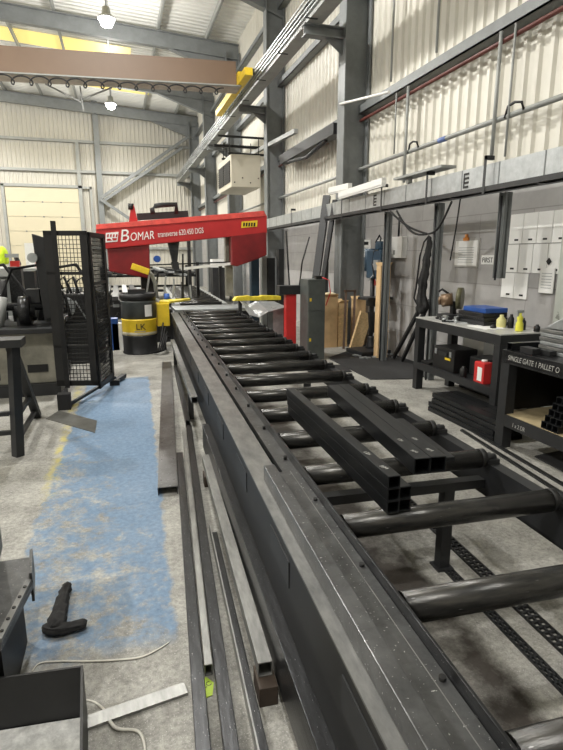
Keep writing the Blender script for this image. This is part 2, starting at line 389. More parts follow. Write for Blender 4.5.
for yy in (-1.0, 2.2):
    mb = MB(); mb.cyl((3.001, yy, .07), (3.03, yy, .07), .06, n=20); mb.build('wheel', M_black2, c)
# festoon cable of hanging loops
pts = []
for i in range(520):
    t = i/519.; x = -6.5+9.0*t; th = t*2*pi*26
    pts.append((x+.10*sin(th), -.30+.02*cos(th*.5), -.15+.10*cos(th)*(1-.3*t)))
mb = MB(); mb.tube(pts, .016, 5); mb.build('festoon_cable', M_black2, c)
mb = MB(); mb.box(XL+1.2, -.33, -.04, 2.9, -.261, -.015); mb.build('festoon_track', M_greyl, c)
# hook bracket seen under girder
mb = MB(); mb.bar((-1.25,.1,-.09),(-.55,.1,-.42),.03,.03); mb.bar((0.1,.1,-.09),(-.55,.1,-.36),.03,.03); mb.bar((-.56,.1,-.1),(-.54,.1,-.60),.03,.03); mb.build('brace_strut', M_greyl, c)

# ---- high bay lamps
def lamp(x, y, z, label, grp='high bay lamps under the roof', w=LAMP_W):
    t = thing('high_bay_lamp', label, 'lamp', (x, y, z), 0, grp)
    mb = MB(); mb.lathe([(.06,.30),(.10,.28),(.12,.12),(.24,.03),(.25,.0),(.20,.0)], n=24); mb.build('lamp_shade', M_greyl, t)
    mb = MB(); mb.lathe([(.06,-.20),(.14,-.17),(.185,-.08),(.195,.0)], n=24); mb.build('lamp_lens', M_lens, t)
    mb = MB(); mb.cyl((0,0,.3),(0,0,roofz(x)-z-.05), .015, n=8); mb.build('suspension_rod', M_grey, t)
    l = bpy.data.lights.new('lamp_light', 'SPOT'); l.energy = w*4; l.spot_size = radians(165); l.spot_blend = .35; l.shadow_soft_size = .13; l.color = (1, .975, .92)
    lo = bpy.data.objects.new('lamp_light', l); COL.objects.link(lo); lo.parent = t; lo.location = (0,0,-.22)
    l = bpy.data.lights.new('glow_light', 'POINT'); l.energy = w*.9; l.shadow_soft_size = .15; l.color = (1, .975, .92)
    lo = bpy.data.objects.new('glow_light', l); COL.objects.link(lo); lo.parent = t; lo.location = (0,0,-.38)
for i, (y, z, w) in enumerate(((-.5, 7.9, .35), (8.3, 7.9, .85), (17., 7.9, 1.), (25., 7.72, 1.))):
    lamp(.1, y, z, ['high bay lamp overhead behind the viewpoint','high bay lamp overhead out of view','bright round high bay lamp at the top left, the larger glare','smaller bright high bay lamp below the crane beam, further away'][i], w=LAMP_W*w)
for y in (.5, 8.5, 17., 25.): lamp(-6.4, y, 7.9, 'high bay lamp in the left hand row out of view', 'left hand row of high bay lamps', LAMP_W*1.15)

# ================================================================== RIGHT WALL SERVICES
mb = MB(); mb.tube([(4.20, YF+1, 3.90), (4.20, 29, 3.90)], .026, 10)
tag(mb.build('red_pipe', M_pipe), 'thin red-brown pipe running below the upper wall rail', 'pipe')
# the pale service pipe
t = thing('service_pipe', 'pale grey pipe running level along the ribbed wall above the cable tray', 'pipe', (4.2, 0, 3.1))
mb = MB(); mb.tube([(0, YF+1, 0), (0, 29, 0)], .03, 10); mb.build('pipe_run', M_greyl, t)
for y in (5.1, 7.2):
    mb = MB(); mb.tube([(-.03,y+.0,.0),(-.06,y,.07),(-.05,y+.12,.10),(-.03,y+.25,.09),(-.02,y+.3,-.02)], .015, 6); mb.build('pipe_tap', M_black2, t)
mb = MB(); mb.tube([(0,6.55,0),(0,6.72,0)], .034, 10); mb.build('pipe_joint', mat('blue tape', (.12,.18,.4), .5), t)
for y, zb, lab in ((7.55, 2.66, 'second drop rod from the big column, on the ribbed wall'), (5.55, 2.66, 'thicker drop rod on the ribbed wall above the clipboard side'), (5.32, 2.66, 'thin drop rod on the ribbed wall nearest the right edge'), (7.9, 3.12, 'thin drop rod closest to the big column')):
    mb = MB(); mb.cyl((4.16, y, zb+.01), (4.16, y, 3.99 if zb > 3 else 3.99), .013 if y < 5.4 or y > 7.7 else .022, n=8); tag(mb.build('drop_rod', M_greyl), 'grey steel '+lab, 'rod', 'drop rods on the wall')
for y, lab in ((8.1, 'upper rod near the big column'), (6.85, 'upper rod in the middle of the ribbed wall'), (5.3, 'upper rod near the right edge')):
    mb = MB(); mb.cyl((4.16, y, 4.2), (4.16, y, 5.78), .018, n=8); tag(mb.build('upper_rod', M_greyl), 'thin grey steel '+lab, 'rod', 'upper rods on the wall')
# cable trunking run
TX = 3.72
t = thing('cable_trunking', 'long galvanised cable trunking and ladder tray running along the right wall', 'cable trunking', (TX, 0, 0))
mb = MB(); mb.box(0, .5, 2.30, .10, 20., 2.525); mb.build('trunking', M_galv, t)
mb = MB(); mb.box(-.05, .5, 2.275, .10, 20., 2.299); mb.box(-.06, .5, 2.25, -.04, 20., 2.30); mb.box(.085, .5, 2.24, .10, 20., 2.275); mb.box(-.06, .5, 2.215, -.045, 20., 2.225)
for j in range(43): mb.box(-.05, .6+.45*j, 2.24, .10, .63+.45*j, 2.262)
mb.build('tray', M_black2, t)
for i in range(22):
    y = 4.2+.62*i
    mb = MB(); mb.box(-.004, y, 2.302, .0, y+.012, 2.523); mb.build('trunking_joint', M_grey, t)
for y in (4.35, 4.5):
    pass
for y, n in ((4.95, 1), (6.05, 1), (7.25, 1), (8.7, 1), (11.5, 1)):
    mb = MB(); mb.box(-.065, y, 2.22, -.061, y+.04, 2.60); mb.box(-.065, y, 2.56, .03, y+.04, 2.60); mb.build('bracket', M_black2, t)
for y in (5.32, 7.55):
    mb = MB()
    for j in range(4): mb.box(-.006, y, 2.33+.045*j, 0, y+.09, 2.352+.045*j)
    mb.box(-.006, y+.075, 2.33, 0, y+.09, 2.487); mb.build('vent_slots', M_black, t)
# a small flat cover above the trunking
mb = MB(); mb.box(3.64, 5.75, 2.602, 3.84, 6.9, 2.63); mb.box(3.70, 6.6, 2.53, 3.76, 6.66, 2.602)
tag(mb.build('cover_plate', M_greyl), 'flat grey plate lying on top of the cable trunking', 'plate')
# wall light battens and fitting by the column
for (a, b, lab) in (((340,195),(384,181),'white tube light fitting in front of the big column, nearer one'),((330,190.5),(350,186),'short white tube light fitting left of the big column')):
    pa = atx(*a, 3.62); pb = atx(*b, 3.62)
    tt = thing('tube_light', lab, 'light fitting', (0,0,0)); mb = MB(); mb.bar(pa, pb, .07, .09); mb.build('fitting_body', M_white, tt)
    mb = MB(); mb.bar(pa-Vector((0,0,.055)), pb-Vector((0,0,.055)), .05, .03); mb.build('tube', M_white, tt)
pa = atx(340, 104, 3.80); pb = atx(372, 101.5, 3.80)
mb = MB(); mb.tube([(3.80, pa.y, pa.z), (3.82, pb.y-.5, pb.z)], .02, 8); tag(mb.build('white_conduit', M_white), 'short white pipe sticking out beside the upper part of the big column', 'pipe')
# hanging posts below the tray
def post(y, z0, lab, x=3.86, w=.085):
    t = thing('wall_post', lab, 'post', (x, y, 0), 0, 'grey posts carrying the cable tray')
    mb = MB(); mb.box(-w/2, -.05, z0, w/2, -.042, 2.238); mb.box(-w/2, .042, z0, w/2, .05, 2.24); mb.box(-.006, -.05, z0, .006, .05, 2.24); mb.build('channel', M_grey, t)
    mb = MB(); mb.tube([(-w/2-.02, -.02, z0-.02), (-w/2-.02, -.02, 2.2)], .011, 6); mb.build('conduit', M_black2, t)
post(4.87, 1.37, 'grey steel channel post between the clipboard and the white wall sheets')
post(6.08, .0, 'grey steel channel post beside the hanging black cables')
post(7.42, .0, 'grey steel channel post behind the pillar drill')
# posters
def sheet(name, cs, x, lab, cat, grp=None, m=M_paper, th=.008):
    (ax, ay), (bx, by) = cs
    a = atx(ax, ay, x); b = atx(bx, by, x); t = thing(name, lab, cat, (x, a.y, a.z), 0, grp)
    mb = MB(); mb.box(0, b.y-a.y, b.z-a.z, th, 0, 0); mb.build('sheet', m, t); return t, a.y-b.y, a.z-b.z
for i, (cs, w) in enumerate((((512,216.5),(524,243.5)), ((525,215.5),(538,243.5)), ((539,214.5),(552,243.5)), ((553,214),(562.5,244)))) if False else enumerate(()): pass
yy = 5.36
lab = ['leftmost','second from left','third from left','rightmost']
for row, (z0, z1, n) in enumerate(((1.735, 2.055, 4), (1.42, 1.725, 4), (1.13, 1.41, 2))):
    for j in range(n):
        y0 = 5.29-.215*j+.03*row
        rn = ['top row', 'middle row', 'bottom row'][row]
        t = thing('wall_sheet', 'white printed sheet on the right wall, %s of the %s' % (lab[j] if n == 4 else ('left' if j == 0 else 'right'), rn), 'poster', (XW-.012, y0, z0), 0, 'white sheets in three rows on the wall')
        mb = MB(); mb.box(0, -.205, 0, .010, 0, z1-z0); mb.build('sheet', M_paper, t)
        mb = MB(); mb.box(-.002, -.15, .03, 0, -.09, .05); mb.build('printed_mark', M_black2, t)
t = thing('wall_sheet', 'white sheet with a black diamond mark above it, pinned over the other wall sheets', 'poster', (XW-.03, 4.74, 1.22))
mb = MB(); mb.box(0, -.2, 0, .01, 0, .26); mb.build('sheet', M_paper, t)
for j in range(6):
    mb = MB(); mb.box(-.002, -.17, .05+.03*j, 0, -.03, .056+.03*j); mb.build('printed_line', M_ink, t)
mb = MB(); mb.prism([(-.10,.29),(-.13,.325),(-.10,.36),(-.07,.325)], -.002, .012, 'x'); mb.build('diamond_mark', M_black, t)
# clipboard
t = thing('clipboard', 'white clipboard sheets with orange clip hanging on the block wall above the bench', 'clipboard', (XW-.02, 6.32, 1.46))
mb = MB(); mb.box(0, -.50, 0, .02, 0, .36); mb.build('board', mat('grey board', (.45,.44,.42), .6), t)
mb = MB(); mb.box(-.006, -.48, .02, 0, -.02, .33); mb.build('sheet', M_paper, t)
for j in range(7):
    mb = MB(); mb.box(-.009, -.42, .06+.03*j, -.006, -.10, .066+.03*j); mb.build('printed_line', M_ink, t)
mb = MB(); mb.box(-.02, -.30, .33, 0, -.20, .37); mb.cyl((-.01,-.25,.36),(-.01,-.25,.41),.02,n=10); mb.build('clip', mat('orange clip', (.6,.22,.04), .5), t)
t = thing('wall_sign', 'small white sign with dark lettering on the block wall right of the clipboard', 'sign', (XW-.012, 5.76, 1.50))
mb = MB(); mb.box(0, -.27, 0, .012, 0, .11); mb.build('plate', M_white, t)
text('FIRST', .085, M_black2, 'lettering', t, (-.003, -.02, .024), (pi/2, 0, -pi/2), .001, sx=1.)
# notices behind the drill
for cs, l in ((((361,240),(370,257)),'white notice with black heading left of the pillar drill head'), (((376,240),(385,252)),'white notice on the wall right of the pillar drill head')):
    t, w, h = sheet('wall_notice', cs, XW-.015, l, 'notice'); mb = MB(); mb.box(-.003, -w*.8, -h*.3, 0, -w*.2, -h*.12); mb.build('heading', M_black, t)
    for j in range(3): mb = MB(); mb.box(-.003, -w*.85, -h*(.5+.14*j), 0, -w*.15, -h*(.46+.14*j)); mb.build('printed_line', M_ink, t)
# switch box
a = atx(392, 237, 4.2); b = atx(401, 258, 4.2)
t = thing('switch_box', 'white electrical isolator box on the wall right of the pillar drill', 'switch box', (4.2, a.y, b.z))
mb = MB(); mb.box(0, b.y-a.y, 0, .098, 0, a.z-b.z); mb.build('box_body', M_white, t, .006)
mb = MB(); mb.tube([(.05, -.12, a.z-b.z-.01), (.05, -.12, 2.19-b.z)], .016, 8); mb.build('conduit', M_black2, t)
mb = MB(); mb.box(-.004, -.12, .05, 0, -.06, .12); mb.build('switch_knob', M_greyl, t)
# cables draped from the tray to the hanging coats
def sag(a, b, s, n=14):
    a = Vector(a); b = Vector(b); return [a.lerp(b, i/n)-Vector((0,0,s*sin(pi*i/n))) for i in range(n+1)]
hk = atx(428, 234, 3.80)
for st, s, l in (((391,196),.05,'left black cable sweeping down to the hanging black coat'),((397,202),.12,'middle black cable looping to the hanging black coat'),((452,196),.10,'right black cable curving down to the hanging black coat')):
    mb = MB(); p = atx(st[0], st[1], 3.66); p.z = 2.20; mb.tube(sag(p, hk, s), .014, 6); tag(mb.build('hanging_cable', M_rubber), l, 'cable', 'black cables by the coat')
p = atx(455, 200, 3.7); mb = MB(); mb.tube([(3.77, p.y, 2.238),(3.75, p.y+.02, 1.9),(3.73, p.y+.06, 1.55)], .008, 6)
tag(mb.build('thin_cable', M_rubber), 'thin cable hanging straight down left of the clipboard', 'cable')
# black garment / cable bundle hung on the post
def lump(path, radii, name, m, parent=None, seg=18, noise=.12, seed=1, flat=.6, disp=None):
    rnd = random.Random(seed); mb = MB(); rings = []
    path = [Vector(p) for p in path]
    for i, p in enumerate(path):
        d = (path[min(i+1, len(path)-1)]-path[max(i-1, 0)]).normalized(); up = Vector((0,0,1)) if abs(d.z) < .8 else Vector((1,0,0))
        x = d.cross(up).normalized(); y = x.cross(d); R = radii[i]
        rings.append([mb.bm.verts.new(p+x*cos(2*pi*k/seg)*R*(1+noise*(rnd.random()-.5)*2)+y*sin(2*pi*k/seg)*R*flat*(1+noise*(rnd.random()-.5)*2)) for k in range(seg)])
    for a, b in zip(rings, rings[1:]):
        for k in range(seg): f = mb.bm.faces.new((a[k], a[(k+1)%seg], b[(k+1)%seg], b[k])); f.smooth = True
    mb.bm.faces.new(rings[0][::-1]); mb.bm.faces.new(rings[-1]); o = mb.build(name, m, parent)
    s = o.modifiers.new('sub', 'SUBSURF'); s.levels = 2; s.render_levels = 2
    if disp:
        tx = bpy.data.textures.new('crumple', 'CLOUDS'); tx.noise_scale = disp[0]; tx.noise_depth = 2
        dm = o.modifiers.new('crumple', 'DISPLACE'); dm.texture = tx; dm.strength = disp[1]; dm.mid_level = .5
    return o
q = [atx(*p, 3.70) for p in ((430,236),(429,246),(427,258),(425,270),(423,284),(421,296),(422,306),(420,314))]
o = lump(q, [.02,.045,.05,.06,.065,.055,.10,.07], 'black_coat', M_cloth, None, 20, .35, 3, .8, (.08,.05))
tag(o, 'black coat-like bundle hanging on the post left of the workbench', 'coat')
# leaning dark bars next to it
for (a, b), l in ((((421,326),(403,356)),'left dark bar leaning on the wall by the black coat'),(((424,330),(411,361)),'right dark bar leaning on the wall by the black coat')):
    k_ = 0 if l[0] == 'l' else 1; pb = Vector((4.10, 7.50-.27*k_, .03)); pt = Vector((3.97, 6.47-.12*k_, 1.02))
    mb = MB(); mb.bar(pb, pt, .045, .045); tag(mb.build('leaning_bar', M_black2), l, 'bar', 'dark bars leaning by the coat')
mb = MB(); q = [atx(*p, 3.64) for p in ((429,236),(424,242),(420,256),(418,272),(416,288),(414,298),(418,306))]; mb.tube(q, .012, 6)
tag(mb.build('looped_cable', M_rubber), 'black cable looping down the left side of the hanging black coat', 'cable')

# ================================================================== HEATER UNIT
ha = aty(225, 155, 16.); 
t = thing('unit_heater', 'cream box heater unit hung high beside the second column', 'heater', (3.0, 15.0, 0))
mb = MB(); mb.box(.06, 0, 3.43, .88, 1.9, 4.27); mb.build('heater_casing', M_beige, t, .02)
mb = MB()
for j in range(2): mb.box(.045, .12+.88*j, 3.57, .06, .90+.88*j, 4.12)
mb.build('louvre', M_black, t)
mb = MB()
for j in range(2):
    for i in range(9): mb.bar((.036, .12+.88*j, 3.60+.06*i), (.036, .90+.88*j, 3.60+.06*i), .012, .02)
mb.build('louvre_blades', M_black2, t)
mb = MB(); mb.bar((0, .1, 4.295), (1.0, .1, 4.295), .04, .05); mb.bar((0, 1.0, 4.295), (1.0, 1.0, 4.295), .04, .05)
for x in (.05, .85): mb.cyl((x, .1, 4.27), (x, .1, 4.75), .012, n=6); mb.cyl((x, 1.0, 4.27), (x, 1.0, 4.75), .012, n=6)
mb.bar((-.3,.5,4.55),(1.2,.5,4.55),.06,.07); mb.bar((-.3,-.1,4.68),(1.2,-.1,4.68),.05,.05); mb.build('hanging_frame', M_black2, t)
for j in range(4):
    mb = MB(); mb.cyl((.15+.22*j,-.02,3.55+.12*(j%2)),(.15+.22*j,0,3.55+.12*(j%2)),.018,n=8); mb.build('screw_cap', M_black2, t)
# radiant strip below the upper girt between the columns
mb = MB(); mb.box(3.95, 9.9, 3.80, 4.158, 13.4, 3.998); tag(mb.build('dark_duct', M_black2), 'dark horizontal duct under the wall rail between the first two columns', 'duct')
mb = MB(); mb.tube([(4.0,10.4,3.79),(4.0,11.5,3.66),(4.0,12.8,3.77)], .04, 8); tag(mb.build('lower_duct_pipe', M_black2), 'short dark pipe hanging below the dark duct', 'pipe')
# diagonal wall brace between columns
mb = MB(); mb.bar(atx(240,160,3.9), atx(296,131,3.9), .09, .09); tag(mb.build('wall_brace', M_greyl), 'grey diagonal brace rising to the right between the first two columns', 'brace')

# ================================================================== ROLLER CONVEYOR
conv = thing('roller_conveyor', 'long dark steel roller conveyor leading to the red band saw', 'conveyor', (0,0,0), -CA)
V0, V1 = -.25, 9.7
mb = MB(); mb.box(.58, V0, .605, .65, V1, .615); mb.box(.58, V0, .44, .588, V1, .605); mb.box(.58, V0, .44, .65, V1, .45); mb.build('inner_rail', M_rail, conv)
mb = MB(); mb.box(.65, V0, .44, .66, V1, .66); mb.build('edge_flange', M_steel, conv, .002)
for j in range(18):
    v = .95+.49*j
    mb = MB(); mb.cyl((.632, v, .615), (.632, v, .634), .009, n=10); mb.build('bolt', M_black, conv)
mb = MB(); mb.box(.43, V0, .612, .553, V1, .62); mb.build('outer_rail', M_rail2, conv)
mb = MB(); mb.box(.434, V0, .44, .442, V1, .612); mb.box(.442, V0, .44, .50, V1, .448); mb.build('outer_web', M_black, conv)  # black puts the shade on the web's face into its colour
mb = MB(); mb.box(.452, V0, .20, .458, V1, .415); mb.box(.452, V0, .415, .52, V1, .42); mb.box(.452, V0, .19, .52, V1, .20); mb.build('lower_rail', M_black, conv)
mb = MB(); mb.box(.522, V0, .615, .648, 2.25, .624); mb.build('joint_plate', M_rail, conv)
mb = MB(); mb.box(.610, V0, .624, .612, 2.25, .6255); mb.build('scribe_line', M_light, conv)
for j in range(12):
    v = .0+.8*j; mb = MB(); mb.box(.430, v, .47, .434, v+.28, .57); mb.build('spacer_plate', M_black2, conv)
mb = MB(); mb.box(1.635, V0, .40, .0+1.645, V1, .565); mb.box(1.635, V0, .565, 1.70, V1, .575); mb.box(1.635, V0, .40, 1.70, V1, .41); mb.build('right_rail', M_black2, conv)
def shelf_roller():
    mb = MB(); n = 28
    mb.cyl((.675,0,.603),(1.585,0,.603), .047, n=n)
    return mb
me_r = shelf_roller().mesh('roller', M_roller)
mbb = MB(); mbb.cyl((1.585,0,.605),(1.612,0,.605), .048, n=28); mbb.cyl((1.612,0,.605),(1.62,0,.605), .03, n=20); me_c = mbb.mesh('roller_collar', M_black)
mbb = MB(); mbb.box(1.615,-.03,.575,1.69,.03,.60); mbb.cyl((1.62,0,.605),(1.68,0,.605),.018,n=10); mbb.cyl((1.66,.02,.60),(1.66,.02,.62),.010,n=6); me_b = mbb.mesh('bearing_block', M_black2)
mbb = MB(); mbb.cyl((.655,0,.605),(.68,0,.605),.018,n=10); me_s = mbb.mesh('axle', M_galv)
for j in range(19):
    v = .75+.49*j
    o = bpy.data.objects.new('roller', me_r); COL.objects.link(o); o.parent = conv; o.location = (0, v, 0)
    for nm, me in (('roller_collar', me_c), ('bearing_block', me_b), ('axle', me_s)):
        q = bpy.data.objects.new(nm, me); COL.objects.link(q); q.parent = o
for v in (2.25, 4.70, 7.15):
    for u in (.62, 1.44):
        mb = MB(); mb.box(u-.028, v-.028, .012, u+.028, v+.028, .44); mb.build('leg', M_black2, conv)
        mb = MB(); mb.box(u-.045, v-.045, 0, u+.045, v+.045, .012); mb.build('foot_plate', M_black2, conv)
    mb = MB(); mb.box(.55, v-.03, .44, 1.635, v+.03, .485); mb.build('crossbeam', M_black2, conv)
for v in (.2, 3.4, 5.9, 8.2):
    mb = MB(); mb.box(.48, v-.03, 0, .54, v+.03, .612); mb.build('leg', M_black2, conv)
for v in (3.2, 5.65): mb = MB(); mb.box(.66, v-.025, .44, 1.635, v+.025, .48); mb.build('crossbeam', M_black2, conv)
# lengthwise channel seen below the rollers

# tubes
def tubebar(name, a, b, w, h, m, lab, cat='steel tube', grp=None, t=.004, solid=False, bev=.003):
    """a, b: near and far end (u, v, z-bottom) in conveyor directions"""
    A = cv(*a); B = cv(*b); d = B-A; mb = MB()
    if solid: mb.box(-w/2, 0, 0, w/2, d.length, h)
    else: mb.hollow(d.length, w, h, t)
    o = mb.build(name, m, None, bev)
    o.location = A; o.rotation_mode = 'QUATERNION'; o.rotation_quaternion = d.normalized().to_track_quat('Y', 'Z')
    return tag(o, lab, cat, grp)
GL = 'square tubes stacked on the rollers'
e0 = cv(0,0)
def chalk(o, w, h, L):
    for (y, s, z) in ((.10, 'RM', .0), (.26, '12x', .0)):
        text(s, .028, M_chalk, 'chalk_mark', o, (-.018, y, h+.0015), (0, 0, radians(-70)), .0004)
BZ = .650
labL = {(0,0):'bottom left square tube of the left stack of five on the rollers', (1,0):'bottom right square tube of the left stack of five on the rollers',
        (0,1):'middle row left square tube of the left stack of five', (1,1):'middle row right square tube of the left stack of five', (0,2):'single topmost square tube of the left stack, with chalk marks'}
for (i, j), l in labL.items():
    u0 = .865+.0505*i; u1 = .845+.0505*i
    o = tubebar('square_tube', (u0, 1.70+.006*i, BZ+.0505*j), (u1, 3.08+.02*j, BZ+.0505*j), .05, .05, M_steel2, l, 'steel tube', GL)
    if j == 2: chalk(o, .05, .05, 1.3)
for i, l in ((0, 'left of the two thick square tubes on the right of the rollers'), (1, 'right of the two thick square tubes on the right of the rollers')):
    o = tubebar('square_tube', (1.155+.078*i, 2.01, BZ), (1.235+.078*i, 3.42, BZ), .076, .076, M_steel2, l+', chalk marked', 'steel tube', 'two thick square tubes', .005)
    chalk(o, .076, .076, 1.4)
o = tubebar('notched_flat', (1.335, 2.12, BZ), (1.385, 2.75, BZ), .10, .02, M_steel2, 'short flat steel piece with square hole beside the two thick tubes', 'steel piece', solid=True)
mb = MB(); mb.box(-.025, .05, .0195, .025, .12, .0206); mb.build('square_hole', M_black, o)
# long loose pieces on the floor at the left of the conveyor
G = 'long steel lengths lying along the left of the conveyor'
tubebar('rectangular_tube', (.4935, -.1, .6205), (.497, 2.19, .6205), .05, .07, M_rail, 'grey box tube lying on top of the outer conveyor rail', grp=G)
tubebar('rectangular_tube', (.085, .9, .0), (.205, 4.17, .0), .05, .05, M_steel, 'leftmost long dark tube lying on the floor, reaching the bottom edge', grp=G)
tubebar('rectangular_tube', (.172, .9, .0), (.335, 4.87, .0), .05, .05, M_steel, 'second long dark tube on the floor, just right of the lime paper scrap', grp=G)
tubebar('rectangular_tube', (.163, 1.80, .0), (.282, 4.79, .0), .032, .05, M_light, 'bright narrow tube between the two long dark floor tubes', grp=G)
o = tubebar('angle_iron', (.287, .9, .0), (.318, 2.9, .0), .045, .006, M_steel, 'dark angle iron with a bright edge lying on the floor right of the dark tubes', 'steel angle', grp=G, solid=True)
mb = MB(); mb.box(-.0225, 0, .006, -.0165, 2.0, .06); mb.build('angle_leg', M_light, o)
tubebar('rectangular_tube', (.358, 1.655, .08), (.378, 3.83, .08), .055, .06, M_light, 'pale topped box tube whose open end stops short near the bottom', grp=G)
tubebar('packing_block', (.358, 1.60, .0), (.360, 1.72, .0), .07, .079, mat('dark oily timber', (.05,.035,.025), .7), 'dark block propping the end of the pale topped tube', 'block', solid=True)
tubebar('packing_block', (.372, 3.55, .0), (.374, 3.67, .0), .07, .079, MATS['dark oily timber'], 'dark block propping the far end of the pale topped tube', 'block', solid=True)
tubebar('rectangular_tube', (.428, .3, .05), (.4285, 4.24, .05), .055, .20, M_steel, 'thick dark tube with wet specks running beside the conveyor frame', grp=G)
for v in (1.0, 3.9): tubebar('packing_block', (.428, v, .0), (.428, v+.1, .0), .06, .049, M_black2, 'dark block under the thick speckled tube, %s one' % ('nearer' if v < 2 else 'farther'), 'block', solid=True)
tubebar('rectangular_tube', (.388, 4.75, .29), (.375, 8.3, .29), .058, .06, M_rail2, 'grey box tube on brackets beside the far conveyor rail, end facing us', grp=G)
for v in (5.2, 7.9): tubebar('support_stand', (.388, v, 0), (.388, v+.06, 0), .05, .289, M_black2, 'dark stand under the box tube beside the far rail, %s one' % ('nearer' if v < 6 else 'farther'), 'stand', solid=True)
tubebar('rectangular_tube', (.335, 4.95, .0), (.372, 7.7, .0), .045, .07, M_steel, 'dark tube on the floor between the perforated channel and the conveyor', grp=G)
# wide drilled channel on the floor
A = Vector((.228, 3.49, 0)); B = Vector((.60, 8.0, 0)); d = B-A
o = thing('channel_beam', 'wide grey drilled steel channel lying on the blue painted floor', 'steel channel', A, -math.atan2(d.x, d.y))
mb = MB(); L = d.length; mb.box(-.068, 0, .052, .068, L, .058); mb.box(-.068, 0, 0, -.062, L, .052); mb.box(.062, 0, 0, .068, L, .052); mb.build('channel', M_rail, o, .001)
for j in range(12):
    mb = MB(); mb.cyl((-.045, .12+.4*j, .0575), (-.045, .12+.4*j, .0588), .006, n=8); mb.cyl((.045, .12+.4*j, .0575), (.045, .12+.4*j, .0588), .006, n=8); mb.build('bolt_hole', M_black, o)
# perforated strips on the floor under the rollers
def perf(u, v0, v1, w, lab, step=.07):
    o = thing('perforated_strip', lab, 'perforated strip', (0,0,0), -CA); mb = MB()
    mb.box(u-w/2, v0, .0, u-w/2+.008, v1, .012); mb.box(u+w/2-.008, v0, 0, u+w/2, v1, .012); mb.box(u-.004, v0, 0, u+.004, v1, .012)
    v = v0
    while v < v1: mb.box(u-w/2, v, 0, u+w/2, v+.012, .012); v += step/2
    mb.build('strip', M_black2, o); return o
perf(1.455, .9, 2.2, .05, 'narrow black perforated strip on the floor under the nearest rollers')
perf(1.62, .9, 3.4, .075, 'wider black perforated strip on the floor near the right conveyor rail')

# ================================================================== FLOOR ITEMS, LEFT FOREGROUND
# paper tag
a = atz(202, 690, 0); o = thing('paper_scrap', 'small lime yellow paper scrap between the floor tubes', 'paper', a, 0.1)
mb = MB(); mb.prism([(-.0,-.045),(.03,-.04),(.05,.015),(.03,.055),(.0,.035)][::1], .001, .003, 'z'); mb.build('paper', M_note, o)
text('2C', .03, M_black2, 'pen_mark', o, (.008, .0, .0032), (0,0,.3), .0003)
# flat bar
a = atz(80, 727, .0); b = atz(186, 690, .0); d = b-a
o = thing('flat_bar', 'pale flat steel bar lying crosswise on the floor at the bottom left', 'steel bar', a, math.atan2(d.y, d.x))
mb = MB(); mb.box(-.08, -.028, 0, d.length, .028, .012); mb.build('bar', M_light, o)
# straps
def strap(pts, w, lab):
    P = [atz(x, y, .004+z) for x, y, z in pts]; mb = MB(); prev = None
    # smooth
    Q = []
    for i in range(len(P)-1):
        p0 = P[max(i-1,0)]; p1 = P[i]; p2 = P[i+1]; p3 = P[min(i+2, len(P)-1)]
        for k in range(6):
            t = k/6.; Q.append(.5*((2*p1)+(-p0+p2)*t+(2*p0-5*p1+4*p2-p3)*t*t+(-p0+3*p1-3*p2+p3)*t**3))
    Q.append(P[-1])
    mb.tube(Q, [w*(.35+.65*min(1, 3*min(i, len(Q)-1-i)/len(Q)+.1)) for i in range(len(Q))], 6)
    for v in mb.bm.verts: v.co.z = max(.001, (v.co.z-.004)*.5+.003)
    return tag(mb.build('packing_strap', M_strap), lab, 'strap', 'pale plastic straps on the floor')
strap([(32,671,0),(40,663,0),(60,661,0),(85,661,0),(112,660,0),(140,657,0),(158,649,0),(169,642,0)], .006, 'thin pale strap running across the floor above the black box')
strap([(84,699,0),(95,702,0),(104,710,0),(110,720,.012),(118,727,.012),(135,730,0),(142,736,0),(145,750,0),(143,765,0)], .007, 'wider pale strap curling over the flat bar')
# black cloth / snood
q = [atz(*p) for p in ((70,588),(66,594),(64,600),(62,610),(59,622),(55,632),(52,637))]
o = thing('black_cloth', 'crumpled black cloth glove lying on the blue floor', 'cloth', (0,0,0))
for i, p in enumerate(q): p.z = .028
lump(q, [.012,.036,.022,.034,.036,.044,.03], 'upper_folds', M_cloth, o, 22, .28, 5, .62, (.03,.022))
q = [atz(*p) for p in ((45,628),(50,634),(60,634),(72,631),(84,628),(88,628))]
for i, p in enumerate(q): p.z = .022
lump(q, [.018,.038,.036,.031,.026,.02], 'lower_cuff', M_cloth, o, 22, .22, 8, .6, (.03,.016))
# open black box with bright sheet inside, bottom left
t = thing('steel_box', 'open black steel box with a bright sheet inside at the bottom left corner', 'box', (0,0,0))
z1, zb = .22, .02
A = atz(0, 677, z1); Bc = atz(83, 665, z1); dx = (Bc-A).normalized(); nx = Vector((.055, -1, 0)).normalized()
def P3(s, n, z): v = Bc - dx*s + nx*n; return (v.x, v.y, z)
def plate(mb, s0, n0, s1, n1, z0, z1_):
    M = Matrix(((-dx.x, nx.x, 0, Bc.x), (-dx.y, nx.y, 0, Bc.y), (0,0,1,0), (0,0,0,1))); mb.box(s0, n0, z0, s1, n1, z1_, M)
for nm, a in (('back_panel', (0,0,.6,.008,0,z1)), ('side_panel', (0,.008,.008,.55,0,z1)), ('base_panel', (.008,.008,.6,.55,0,.012)), ('front_panel', (.0,.55,.6,.558,0,z1)), ('side_panel', (.6,0,.608,.558,0,z1))):
    mb = MB(); plate(mb, a[0],a[1],a[2],a[3],a[4],a[5]); mb.build(nm, M_black, t)
mb = MB(); plate(mb, .012,.012,.59,.54,.012,.02); mb.build('bright_sheet', M_zinc, t)
